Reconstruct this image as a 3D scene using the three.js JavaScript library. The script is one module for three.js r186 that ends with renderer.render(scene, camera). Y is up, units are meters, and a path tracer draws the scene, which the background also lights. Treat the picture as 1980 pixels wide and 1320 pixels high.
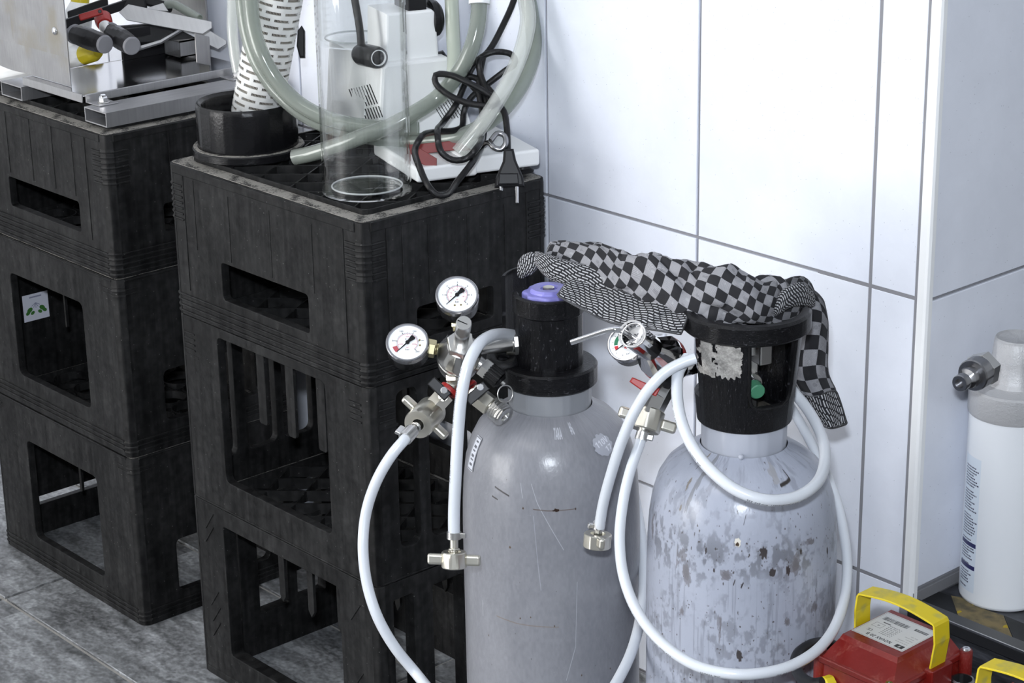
import * as THREE from 'three';
import { mergeGeometries, mergeVertices, toCreasedNormals } from 'three/addons/utils/BufferGeometryUtils.js';
import { RoundedBoxGeometry } from 'three/addons/geometries/RoundedBoxGeometry.js';
import { RectAreaLightUniformsLib } from 'three/addons/lights/RectAreaLightUniformsLib.js';

// ---------------------------------------------------------------- camera, light, exposure
const scene = new THREE.Scene();
scene.background = new THREE.Color(0.75, 0.85, 1.0);
const camera = new THREE.PerspectiveCamera(18.24, 1980 / 1320, 0.05, 40);
{
  const right = new THREE.Vector3(0.66693, -0.01663, -0.74494), up = new THREE.Vector3(-0.23892, 0.94219, -0.23493), back = new THREE.Vector3(0.70578, 0.33467, 0.6244);
  camera.position.set(1.30, 1.398, 1.735);
  camera.quaternion.setFromRotationMatrix(new THREE.Matrix4().makeBasis(right, up, back));
}
const renderer = new THREE.WebGLRenderer({ antialias: true });
renderer.toneMapping = THREE.LinearToneMapping;
renderer.toneMappingExposure = 1.3;
renderer.shadowMap.enabled = true;
RectAreaLightUniformsLib.init();
function areaLight(color, intensity, w, h, pos, target) {
  const l = new THREE.RectAreaLight(color, intensity, w, h);
  l.position.set(...pos); l.lookAt(...target); l.castShadow = true; scene.add(l); return l;
}
// the flash on the camera, an unseen daylight window behind and left of it, placed to light the crate fronts, an added ceiling panel
const FLASH = { aim: [-0.35, 0.62, 0.15] };
areaLight(new THREE.Color(0.85, 0.915, 1.0), 2050, 0.08, 0.05, [1.2872, 1.5549, 1.7675], FLASH.aim);
areaLight(new THREE.Color(1.0, 0.98, 0.95), 5.6, 1.88, 1.88, [-1.9, 1.15, 4.19], [-1.9, 1.15, 0]);
areaLight(new THREE.Color(1.0, 0.98, 0.95), 3, 1.2, 0.3, [-0.2, 2.56, 1.9], [-0.2, 0, 1.9]);

// ---------------------------------------------------------------- helpers
let seed = 12345;
function rnd() { seed = (seed * 1664525 + 1013904223) >>> 0; return seed / 4294967296; }
function hash(x, y, s) { let h = (x * 374761393 + y * 668265263 + s * 974634719) | 0; h = Math.imul(h ^ (h >>> 13), 1274126177); return ((h ^ (h >>> 16)) >>> 0) / 4294967296; }
function vnoise(x, y, p, s) {            // periodic value noise
  const xi = Math.floor(x), yi = Math.floor(y), fx = x - xi, fy = y - yi, m = (a) => ((a % p) + p) % p;
  const u = fx * fx * (3 - 2 * fx), v = fy * fy * (3 - 2 * fy);
  const a = hash(m(xi), m(yi), s), b = hash(m(xi + 1), m(yi), s), c = hash(m(xi), m(yi + 1), s), d = hash(m(xi + 1), m(yi + 1), s);
  return a + (b - a) * u + (c - a) * v + (a - b - c + d) * u * v;
}
function fbm(x, y, p, s, o = 4) { let t = 0, a = 0.5, n = 0; for (let i = 0; i < o; i++) { t += a * vnoise(x, y, p, s + i * 7); n += a; x *= 2; y *= 2; p *= 2; a *= 0.5; } return t / n; }
const clamp = (x, a = 0, b = 1) => Math.min(b, Math.max(a, x));
const smooth = (a, b, x) => { const t = clamp((x - a) / (b - a)); return t * t * (3 - 2 * t); };
const lerp = (a, b, t) => a + (b - a) * t;
function tex(w, h, fn, srgb = true, repeat = [1, 1]) {          // fn(u, v) -> [r, g, b] 0..255 or a number
  const d = new Uint8Array(w * h * 4);
  for (let j = 0; j < h; j++) for (let i = 0; i < w; i++) {
    const c = fn((i + 0.5) / w, (j + 0.5) / h), k = (j * w + i) * 4;
    if (typeof c === 'number') d[k] = d[k + 1] = d[k + 2] = clamp(c, 0, 255); else { d[k] = clamp(c[0], 0, 255); d[k + 1] = clamp(c[1], 0, 255); d[k + 2] = clamp(c[2], 0, 255); }
    d[k + 3] = 255;
  }
  const t = new THREE.DataTexture(d, w, h); t.wrapS = t.wrapT = THREE.RepeatWrapping; t.magFilter = THREE.LinearFilter; t.minFilter = THREE.LinearMipmapLinearFilter;
  if (srgb) t.colorSpace = THREE.SRGBColorSpace; t.repeat.set(...repeat); t.needsUpdate = true; return t;
}
function canvasTex(w, h, draw) {
  const c = document.createElement('canvas'); c.width = w; c.height = h; draw(c.getContext('2d'), w, h);
  const t = new THREE.CanvasTexture(c); t.colorSpace = THREE.SRGBColorSpace; t.magFilter = THREE.LinearFilter; return t;
}
const V = (a) => (a.isVector3 ? a.clone() : new THREE.Vector3(...a));
function plain(g) {                      // non-indexed, position + normal + uv only
  let q = g.index ? g.toNonIndexed() : g;
  if (!q.attributes.normal) q.computeVertexNormals();
  if (!q.attributes.uv) q.setAttribute('uv', new THREE.Float32BufferAttribute(new Float32Array(q.attributes.position.count * 2), 2));
  for (const k of Object.keys(q.attributes)) if (!['position', 'normal', 'uv'].includes(k)) q.deleteAttribute(k);
  q.morphAttributes = {}; q.groups = []; return q;
}
const merge = (l) => mergeGeometries(l.flat(9).map(plain));
function boxUV(g, s = 1) {               // uv in metres from the dominant axis
  g = plain(g); const p = g.attributes.position, uv = g.attributes.uv, a = new THREE.Vector3(), b = new THREE.Vector3(), c = new THREE.Vector3(), n = new THREE.Vector3();
  for (let i = 0; i < p.count; i += 3) {
    a.fromBufferAttribute(p, i); b.fromBufferAttribute(p, i + 1); c.fromBufferAttribute(p, i + 2);
    n.copy(b).sub(a).cross(c.clone().sub(a)); const ax = Math.abs(n.x), ay = Math.abs(n.y), az = Math.abs(n.z);
    [a, b, c].forEach((v, k) => { if (ay >= ax && ay >= az) uv.setXY(i + k, v.x * s, v.z * s); else if (ax >= az) uv.setXY(i + k, v.z * s + 0.37, v.y * s); else uv.setXY(i + k, v.x * s, v.y * s); });
  }
  return g;
}
const used = {};
function numbered(n) { const k = used[n] = (used[n] ?? -1) + 1; return k ? n + '_' + String(k).padStart(3, '0') : n; }
const bases = new WeakMap();
function thing(name, label, category, base = [0, 0, 0], group) {
  const o = new THREE.Group(); o.name = numbered(name); o.position.set(...base); scene.add(o);
  o.userData = { label, category }; if (group) o.userData.group = group; bases.set(o, V(base)); return o;
}
function mesh(parent, name, g, mat) {    // geometry already in the parent's own coordinates
  const m = new THREE.Mesh(Array.isArray(g) ? merge(g) : g, mat); m.name = name; m.castShadow = m.receiveShadow = true; parent.add(m);
  bases.set(m, bases.get(parent) ?? V([0, 0, 0])); return m;
}
function part(parent, name, g, mat) {    // geometry in world coordinates
  const b = bases.get(parent); g = Array.isArray(g) ? merge(g) : plain(g); g.translate(-b.x, -b.y, -b.z); return mesh(parent, name, g, mat);
}
function struct(name, g, mat) { const m = new THREE.Mesh(Array.isArray(g) ? merge(g) : g, mat); m.name = name; m.castShadow = m.receiveShadow = true; m.userData.kind = 'structure'; scene.add(m); bases.set(m, V([0, 0, 0])); return m; }
function box(x0, x1, y0, y1, z0, z1, r = 0) {
  const g = r ? new RoundedBoxGeometry(x1 - x0, y1 - y0, z1 - z0, 2, r) : new THREE.BoxGeometry(x1 - x0, y1 - y0, z1 - z0);
  g.translate((x0 + x1) / 2, (y0 + y1) / 2, (z0 + z1) / 2); return plain(g);
}
function tileGeo(w, h, d, c) {           // bevelled slab facing +z, centred, front at z = 0
  const W = w / 2, H = h / 2, P = [[-W, -H, -d], [W, -H, -d], [W, H, -d], [-W, H, -d], [-W, -H, -c], [W, -H, -c], [W, H, -c], [-W, H, -c], [-W + c, -H + c, 0], [W - c, -H + c, 0], [W - c, H - c, 0], [-W + c, H - c, 0]];
  const q = [[8, 9, 10, 11]]; for (let i = 0; i < 4; i++) { const j = (i + 1) % 4; q.push([4 + i, 4 + j, 8 + j, 8 + i], [i, j, 4 + j, 4 + i]); }
  const v = []; for (const [a, b, e, f] of q) v.push(...P[a], ...P[b], ...P[e], ...P[a], ...P[e], ...P[f]);
  const g = new THREE.BufferGeometry(); g.setAttribute('position', new THREE.Float32BufferAttribute(v, 3)); g.computeVertexNormals(); return plain(g);
}
function lathe(pts, seg = 48, a0 = 0, al = Math.PI * 2) { return new THREE.LatheGeometry(pts.map((p) => new THREE.Vector2(Math.max(p[0], 1e-5), p[1])), seg, a0, al); }
function fin(g, crease = 0.6) { return plain(toCreasedNormals(plain(g), crease)); }
function along(g, A, B, stretch = false) {   // a geometry along +y placed from A towards B
  A = V(A); B = V(B); const d = B.clone().sub(A); const L = d.length(); d.normalize();
  g = plain(g); if (stretch) g.scale(1, L, 1);
  g.applyQuaternion(new THREE.Quaternion().setFromUnitVectors(new THREE.Vector3(0, 1, 0), d)); g.translate(A.x, A.y, A.z); return g;
}
const dist = (A, B) => V(A).distanceTo(V(B));
function rod(A, B, r, seg = 20, c = 0.0006) { const L = dist(A, B); c = Math.min(c, r / 3, L / 3); return fin(along(lathe([[0, 0], [r - c, 0], [r, c], [r, L - c], [r - c, L], [0, L]], seg), A, B), 0.5); }
function turned(A, B, prof, seg = 32, crease = 0.5) { const L = dist(A, B); return fin(along(lathe(prof.map(([r, t]) => [r, t * L]), seg), A, B), crease); }
function hexRod(A, B, r, c = 0.0008, n = 6) { const L = dist(A, B); return fin(along(lathe([[0, 0], [r - c, 0], [r, c], [r, L - c], [r - c, L], [0, L]], n), A, B), 0.3); }
function curve(pts, closed = false) { return new THREE.CatmullRomCurve3(pts.map(V), closed, 'centripetal'); }
function tube(pts, r, n = 96, k = 12) {
  const c = curve(pts), g = plain(new THREE.TubeGeometry(c, n, r, k, false)); const caps = [];
  for (const t of [0, 1]) { const p = c.getPoint(t), d = c.getTangent(t).multiplyScalar(t ? 1 : -1); caps.push(along(new THREE.CylinderGeometry(r, r, 1e-5, k), p, p.clone().add(d))); }
  return merge([g, ...caps]);
}
function pipe(pts, ro, ri, n = 120, k = 14) {     // hollow hose with ring ends
  const c = curve(pts), N = n, out = plain(new THREE.TubeGeometry(c, N, ro, k, false)), gi = new THREE.TubeGeometry(c, N, ri, k, false);
  const L = c.getLength(); { const uv = out.attributes.uv; for (let i = 0; i < uv.count; i++) uv.setXY(i, uv.getX(i) * L, uv.getY(i)); }
  const idx = gi.index.array; for (let i = 0; i < idx.length; i += 3) { const t = idx[i]; idx[i] = idx[i + 1]; idx[i + 1] = t; }
  const na = gi.attributes.normal; for (let i = 0; i < na.count; i++) na.setXYZ(i, -na.getX(i), -na.getY(i), -na.getZ(i));
  const rings = [];
  for (const t of [0, 1]) { const p = c.getPoint(t), d = c.getTangent(t).multiplyScalar(t ? 1 : -1); rings.push(along(lathe([[ro, 0], [ri, 0]], k), p, p.clone().add(d))); }
  return merge([out, gi, ...rings]);
}
function ring(A, n, R, r, k = 48) { const g = new THREE.TorusGeometry(R, r, 10, k); g.rotateX(Math.PI / 2); const P = V(A); return along(g, P, P.clone().add(V(n))); }
function frameBox(A, ex, ey, ez, w, h, d, r = 0.001) {   // rounded box at centre A with its own axes
  const g = plain(new RoundedBoxGeometry(w, h, d, 2, Math.min(r, w / 2.1, h / 2.1, d / 2.1))); const P = V(A);
  g.applyMatrix4(new THREE.Matrix4().makeBasis(V(ex).normalize(), V(ey).normalize(), V(ex).normalize().cross(V(ey).normalize()))); g.translate(P.x, P.y, P.z); return g;
}
function shape(pts, holes = []) { const s = new THREE.Shape(pts.map((p) => new THREE.Vector2(...p))); for (const h of holes) s.holes.push(h); return s; }
function roundRect(x0, x1, y0, y1, r, S = THREE.Path) {
  const s = new S(); s.moveTo(x0 + r, y0); s.lineTo(x1 - r, y0); s.quadraticCurveTo(x1, y0, x1, y0 + r); s.lineTo(x1, y1 - r); s.quadraticCurveTo(x1, y1, x1 - r, y1); s.lineTo(x0 + r, y1); s.quadraticCurveTo(x0, y1, x0, y1 - r); s.lineTo(x0, y0 + r); s.quadraticCurveTo(x0, y0, x0 + r, y0); return s;
}
function extrude(s, d, bev = 0.0008, seg = 6, bs = 2) { return plain(new THREE.ExtrudeGeometry(s, { depth: d - 2 * bev, bevelEnabled: bev > 0, bevelThickness: bev, bevelSize: bev, bevelOffset: -bev, bevelSegments: bs, curveSegments: seg }).translate(0, 0, bev)); }

// ---------------------------------------------------------------- materials
const std = (color, roughness, o = {}) => new THREE.MeshPhysicalMaterial({ color: Array.isArray(color) ? new THREE.Color(...color) : new THREE.Color(color), roughness, ...o });
const specksFine = tex(512, 512, (u, v) => {                       // scuffed black plastic: fine grain, vertical rubbing, dust specks
  const grain = fbm(u * 64, v * 64, 64, 3, 3), rub = fbm(u * 90, v * 6, 6 * 15, 9, 3), blot = fbm(u * 6, v * 6, 6, 21, 4);
  let c = 30 + 22 * (grain - 0.5) + 26 * (rub - 0.5) + 22 * (blot - 0.5);
  const k = hash(Math.floor(u * 512), Math.floor(v * 512), 5); if (k > 0.9985) c += 110 * hash(Math.floor(u * 512), Math.floor(v * 512), 6);
  return [c, c, c * 0.98 + 1];
}, true, [2.2, 2.2]);
const grainBump = tex(256, 256, (u, v) => 255 * (0.6 * fbm(u * 40, v * 40, 40, 33, 3) + 0.4 * fbm(u * 8, v * 8, 8, 36, 3)), false, [6, 6]);
const dusty = tex(512, 512, (u, v) => {
  const a = fbm(u * 90, v * 90, 90, 41, 3), b = fbm(u * 10, v * 10, 10, 44, 4); const k = smooth(0.26, 0.56, 0.4 * a + 0.6 * b);
  return [lerp(34, 140, k), lerp(34, 137, k), lerp(34, 131, k)];
}, true, [8, 8]);
const M = {};
M.crate = std([1, 1, 1], 0.5, { map: specksFine, bumpMap: grainBump, bumpScale: 0.0003, specularIntensity: 0.3 });
M.ledge = std([1, 1, 1], 0.85, { map: dusty, specularIntensity: 0.4 });
M.black = std([0.006, 0.006, 0.007], 0.22, { specularIntensity: 0.6, bumpMap: grainBump, bumpScale: 0.0002 });
M.blackSoft = std([0.012, 0.012, 0.0135], 0.42, { specularIntensity: 0.45 });
M.rubberGrey = std([0.2, 0.2, 0.215], 0.7);
M.collar = std([1, 1, 1], 0.3, { specularIntensity: 0.5, map: tex(512, 512, (u, v) => { let c = 16 + 22 * (fbm(u * 20, v * 20, 20, 51, 5) - 0.5); const k = fbm(u * 26, v * 60, 26 * 60, 57, 3); if (k > 0.69) c += 330 * (k - 0.69); return [c, c, c * 1.02 + 2]; }, true, [3, 3]), bumpMap: grainBump, bumpScale: 0.0003 });
M.steel = std([0.62, 0.615, 0.6], 0.28, { metalness: 1 });
M.chrome = std([0.78, 0.78, 0.79], 0.07, { metalness: 1 });
M.nickel = std([0.68, 0.655, 0.58], 0.33, { metalness: 1 });
M.darkSteel = std([0.3, 0.3, 0.31], 0.32, { metalness: 1 });
M.bezel = std([0.36, 0.36, 0.38], 0.22, { metalness: 1 });
M.brass = std([0.5, 0.45, 0.28], 0.38, { metalness: 1 });
const brushed = tex(512, 512, (u, v) => { const c = 170 + 14 * (fbm(u * 120, v * 4, 4 * 30, 61, 3) - 0.5) + 30 * (fbm(u * 5, v * 5, 5, 64, 4) - 0.5); return [c, c, c * 1.01]; }, true, [4, 4]);
M.alu = std([1, 1, 1], 0.42, { metalness: 0.75, map: brushed });
M.sheetSteel = std([0.9, 0.89, 0.86], 0.42, { metalness: 0.9, map: brushed });
M.mirrorSteel = std([0.55, 0.55, 0.56], 0.13, { metalness: 1 });
const wallSpeck = tex(1024, 1024, (u, v) => { let c = 236 + 6 * (fbm(u * 12, v * 12, 12, 71, 4) - 0.5) * 2; const k = hash(Math.floor(u * 1024), Math.floor(v * 1024), 8); if (k > 0.9997) c -= 110; return [c - 6, c - 3, c + 6]; }, true, [2, 2]);
M.tile = [0, 1, 2].map((i) => std([0.97 + 0.012 * i, 0.98 + 0.009 * i, 1], 0.3, { map: wallSpeck, specularIntensity: 0.8 }));
M.plaster = std([0.74, 0.75, 0.76], 0.9);
M.grout = std([0.24, 0.24, 0.26], 0.95);
M.floorGrout = std([0.42, 0.4, 0.37], 0.95);
const slate = tex(1024, 1024, (u, v) => {
  const w = fbm(u * 6, v * 6, 6, 81, 4), a = fbm(u * 10 + w * 1.5, v * 44 + w * 5, 440, 84, 5), b = fbm(u * 120, v * 160, 480, 88, 2), s = fbm(u * 5, v * 9, 45, 89, 4);
  const c = 122 + 96 * (a - 0.5) + 62 * (b - 0.5) + 52 * (s - 0.5); return [c * 0.985, c, c * 1.01];
}, true, [1.6, 1.6]);
M.slate = [0, 1, 2].map((i) => std([0.92 + 0.08 * i, 0.92 + 0.08 * i, 0.94 + 0.08 * i], 0.5, { map: slate, bumpMap: slate, bumpScale: 0.0006 }));
M.trim = std([0.86, 0.87, 0.88], 0.35);
M.white = std([0.84, 0.85, 0.85], 0.35);
M.hose = std([0.86, 0.88, 0.9], 0.32, { transmission: 0.35, thickness: 0 });
M.hoseClear = std([0.93, 0.94, 0.92], 0.12, { transmission: 0.8, thickness: 0 });
M.hosePvc = std([0.6, 0.64, 0.59], 0.14, { transmission: 0.72, thickness: 0 });
M.acrylic = std([0.975, 0.98, 0.98], 0.0, { transmission: 1, thickness: 0, ior: 1.49 });
M.red = std([0.3, 0.012, 0.01], 0.4);
M.redDull = std([0.17, 0.012, 0.01], 0.5);
M.yellow = std([0.62, 0.5, 0.02], 0.45);
M.glass = std([1, 1, 1], 0.02, { transmission: 1, thickness: 0 });

// ---------------------------------------------------------------- the room
const ROWS = [0.0794, 0.342, 0.680, 1.018, 1.356, 1.694, 2.032, 2.37, 2.6], GAP = 0.004;
{
  const back = struct('wall_back', box(-3.3, -0.0042, 0, 2.6, -0.15, -0.003), M.grout);
  const xs = [-0.0145, -0.0765]; while (xs[xs.length - 1] > -3.2) xs.push(xs[xs.length - 1] - 0.2563);
  for (let r = 0; r < ROWS.length - 1; r++) for (let k = 0; k < xs.length - 1; k++) {
    const w = xs[k] - xs[k + 1] - GAP, h = ROWS[r + 1] - ROWS[r] - GAP; if (h < 0.05) continue;
    const g = tileGeo(w, h, 0.004, 0.0007); boxUV(g); { const uv = g.attributes.uv, a = rnd(), b = rnd(); for (let i = 0; i < uv.count; i++) uv.setXY(i, uv.getX(i) + a, uv.getY(i) + b); }
    g.translate((xs[k] + xs[k + 1]) / 2, (ROWS[r] + ROWS[r + 1]) / 2, 0); mesh(back, 'tile', g, M.tile[Math.floor(rnd() * 3)]);
  }
  const right = struct('wall_right', box(-0.15, -0.003, 0, 2.6, -1.4, -0.0005), M.grout);
  const zs = [-0.0145, -0.27]; while (zs[zs.length - 1] > -1.3) zs.push(zs[zs.length - 1] - 0.2563);
  for (let r = 1; r < ROWS.length - 1; r++) for (let k = 0; k < zs.length - 1; k++) {
    const w = zs[k] - zs[k + 1] - GAP + (k ? 0 : 0.009), h = ROWS[r + 1] - ROWS[r] - GAP; if (h < 0.05) continue;
    const g = tileGeo(w, h, 0.004, 0.0007); boxUV(g); { const uv = g.attributes.uv, a = rnd(), b = rnd(); for (let i = 0; i < uv.count; i++) uv.setXY(i, uv.getX(i) + a, uv.getY(i) + b); }
    g.rotateY(Math.PI / 2); g.translate(0, (ROWS[r] + ROWS[r + 1]) / 2, (zs[k] + zs[k + 1]) / 2 + (k ? 0 : 0.005)); mesh(right, 'tile', g, M.tile[Math.floor(rnd() * 3)]);
  }
  // white plastic edge strip on the outside corner
  struct('trim_1', extrude(shape([[-0.0125, 0.004], [-0.0125, -0.0006], [-0.004, -0.0012], [-0.0005, -0.0006], [0.0012, 0.002], [0.0014, 0.0075], [-0.004, 0.0075]].reverse()), 2.27, 0.0003).rotateX(-Math.PI / 2).translate(0, 0.33, 0), M.trim);
  // dark skirting tiles along the back wall
  const sk = struct('baseboard_back', box(-3.3, -0.005, 0.0005, 0.078, -0.0035, -0.0008), M.grout);
  for (let x = 0.167; x > -3.2; x -= 0.6) { const x1 = Math.min(x, 0) - 0.002, x0 = x - 0.598; mesh(sk, 'tile', boxUV(tileGeo(x1 - x0, 0.0735, 0.004, 0.0007)).translate((x0 + x1) / 2, 0.0392, 0.0005), M.slate[0]); }
  struct('baseboard_right', box(-0.004, 0.0012, 0.3255, 0.3395, -1.3, -0.001, 0.0006), std([0.2, 0.2, 0.21], 0.6));
  // floor: slate tiles 60 x 30 with pale joints
  const fl = struct('floor', box(-3.3, 3.2, -0.15, -0.0035, -0.0035, 4.2), M.floorGrout);
  const shared = boxUV(tileGeo(0.594, 0.294, 0.0035, 0.0008));
  const vars = [0, 1, 2, 3].map((i) => { const g = shared.clone(), uv = g.attributes.uv; for (let k = 0; k < uv.count; k++) uv.setXY(k, uv.getX(k) + i * 0.29, uv.getY(k) + i * 0.41); g.rotateX(-Math.PI / 2); return g; });
  for (let x = -3.13; x < 3.2; x += 0.6) for (let z = 0.12 - 0.3; z < 3.8; z += 0.3) {
    if (z < -0.1) { continue; }
    const m = mesh(fl, 'tile', vars[Math.floor(rnd() * 4)], M.slate[Math.floor(rnd() * 3)]); m.position.set(x + 0.3, 0, z + 0.15);
  }
  { const g = boxUV(tileGeo(0.594, 0.114, 0.0035, 0.0008)).rotateX(-Math.PI / 2); for (let x = -3.13; x < 0.1; x += 0.6) { const m = mesh(fl, 'tile', g, M.slate[1]); m.position.set(x + 0.3, 0, 0.06); } }
  // the raised floor behind the corner, with its riser
  struct('floor_upper', box(0.0015, 3.2, -0.15, 0.325, -1.4, -0.001), std([0.8, 0.8, 0.85], 0.45, { map: tex(512, 512, (u, v) => { const c = 62 + 60 * (fbm(u * 12, v * 12, 12, 131, 5) - 0.5) + 50 * (fbm(u * 90, v * 90, 90, 137, 2) - 0.5); return [c, c * 1.01, c * 1.06]; }, true, [3, 3]) }));
  // shell that closes the room
  struct('wall_far', box(-0.15, 3.2, 0, 2.6, -1.55, -1.4), M.plaster);
  struct('wall_side', box(3.2, 3.35, 0, 2.6, -1.55, 4.35), M.plaster);
  struct('wall_left', box(-3.45, -3.3, 0, 2.6, -0.15, 4.35), M.plaster);
  struct('ceiling', box(-3.45, 3.35, 2.6, 2.7, -1.55, 4.35), M.plaster);
  struct('wall_front', [box(-3.3, -2.9, 0, 2.6, 4.2, 4.35), box(-0.9, 3.2, 0, 2.6, 4.2, 4.35), box(-2.9, -0.9, 2.15, 2.6, 4.2, 4.35), box(-2.9, -0.9, 0, 0.15, 4.2, 4.35)], M.plaster);
  const win = struct('unseen_window_1', [box(-2.9, -2.84, 0.15, 2.15, 4.24, 4.3), box(-0.96, -0.9, 0.15, 2.15, 4.24, 4.3), box(-2.84, -0.96, 0.15, 0.21, 4.24, 4.3), box(-2.84, -0.96, 2.09, 2.15, 4.24, 4.3), box(-1.93, -1.87, 0.21, 2.09, 4.24, 4.3)], M.trim);  // unseen window, placed so its daylight favours the crate fronts
  const sky = new THREE.MeshStandardMaterial({ color: 0xffffff, emissive: new THREE.Color(0.95, 0.97, 1), emissiveIntensity: 3.0, roughness: 1 });
  for (const [a, b] of [[-2.84, -1.93], [-1.87, -0.96]]) mesh(win, 'pane', box(a, b, 0.21, 2.09, 4.265, 4.275), sky);
  const lamp = struct('added_ceiling_lamp', box(-0.8, 0.4, 2.57, 2.6, 1.75, 2.05), M.trim);  // unseen ceiling panel, added as mild fill light
  mesh(lamp, 'diffuser', box(-0.78, 0.38, 2.566, 2.57, 1.77, 2.03), new THREE.MeshStandardMaterial({ color: 0xffffff, emissive: new THREE.Color(1, 0.98, 0.95), emissiveIntensity: 2.5, roughness: 1 }));
  const f = thing('camera_flash', 'small black flash unit above the camera, lens lit', 'flash', [1.305, 1.565, 1.785]);
  const q = new THREE.Quaternion().setFromUnitVectors(new THREE.Vector3(0, 0, -1), V(FLASH.aim).sub(V(f.position)).normalize()); f.quaternion.copy(q);
  mesh(f, 'housing', [box(-0.045, 0.045, -0.03, 0.03, -0.018, 0.03, 0.004), box(-0.012, 0.012, -0.06, -0.028, -0.01, 0.015, 0.002)], M.black);
  mesh(f, 'lens', box(-0.04, 0.04, -0.025, 0.025, -0.0205, -0.0185), new THREE.MeshStandardMaterial({ color: 0xffffff, emissive: new THREE.Color(1, 1, 1), emissiveIntensity: 4, roughness: 1 }));
}

// ---------------------------------------------------------------- plastic bottle crates, each standing upside down
const CW = 0.4, CD = 0.287;
function panelGeo(w, H, t, holes, ribs) {      // panel in its own xy plane, outer face at z = 0, thickness inwards
  const s = new THREE.Shape(); s.moveTo(-w / 2, 0); s.lineTo(w / 2, 0); s.lineTo(w / 2, H); s.lineTo(-w / 2, H); s.closePath();
  for (const [x0, x1, y0, y1, r = 0.008] of holes) s.holes.push(roundRect(x0, x1, y0, y1, r));
  const l = [extrude(s, t, 0.0009).translate(0, 0, -t)];
  for (const [x0, x1, y0, y1, d = 0.0015] of ribs) l.push(box(x0, x1, y0, y1, -0.003, d, Math.min(0.0012, d * 0.9, (y1 - y0) / 2.2, (x1 - x0) / 2.2)));
  return merge(l);
}
function cornerGeo(H, bands) {                 // a quarter round corner post with ripples where bands say
  const pts = [[0, 0]], R = 0.0125; let y = 0;
  pts.push([R - 0.001, 0], [R, 0.001]);
  const n = Math.round(H / 0.0011);
  for (let i = 2; i < n; i++) { y = i * H / n; let r = R; for (const [a, b, p] of bands) if (y > a && y < b) r += 0.0017 * Math.max(0, Math.sin((y - a) / p * Math.PI * 2)); pts.push([r, y]); }
  pts.push([R, H - 0.001], [R - 0.001, H], [0, H]);
  return fin(lathe(pts, 8, 0, Math.PI / 2), 0.9);
}
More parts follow.
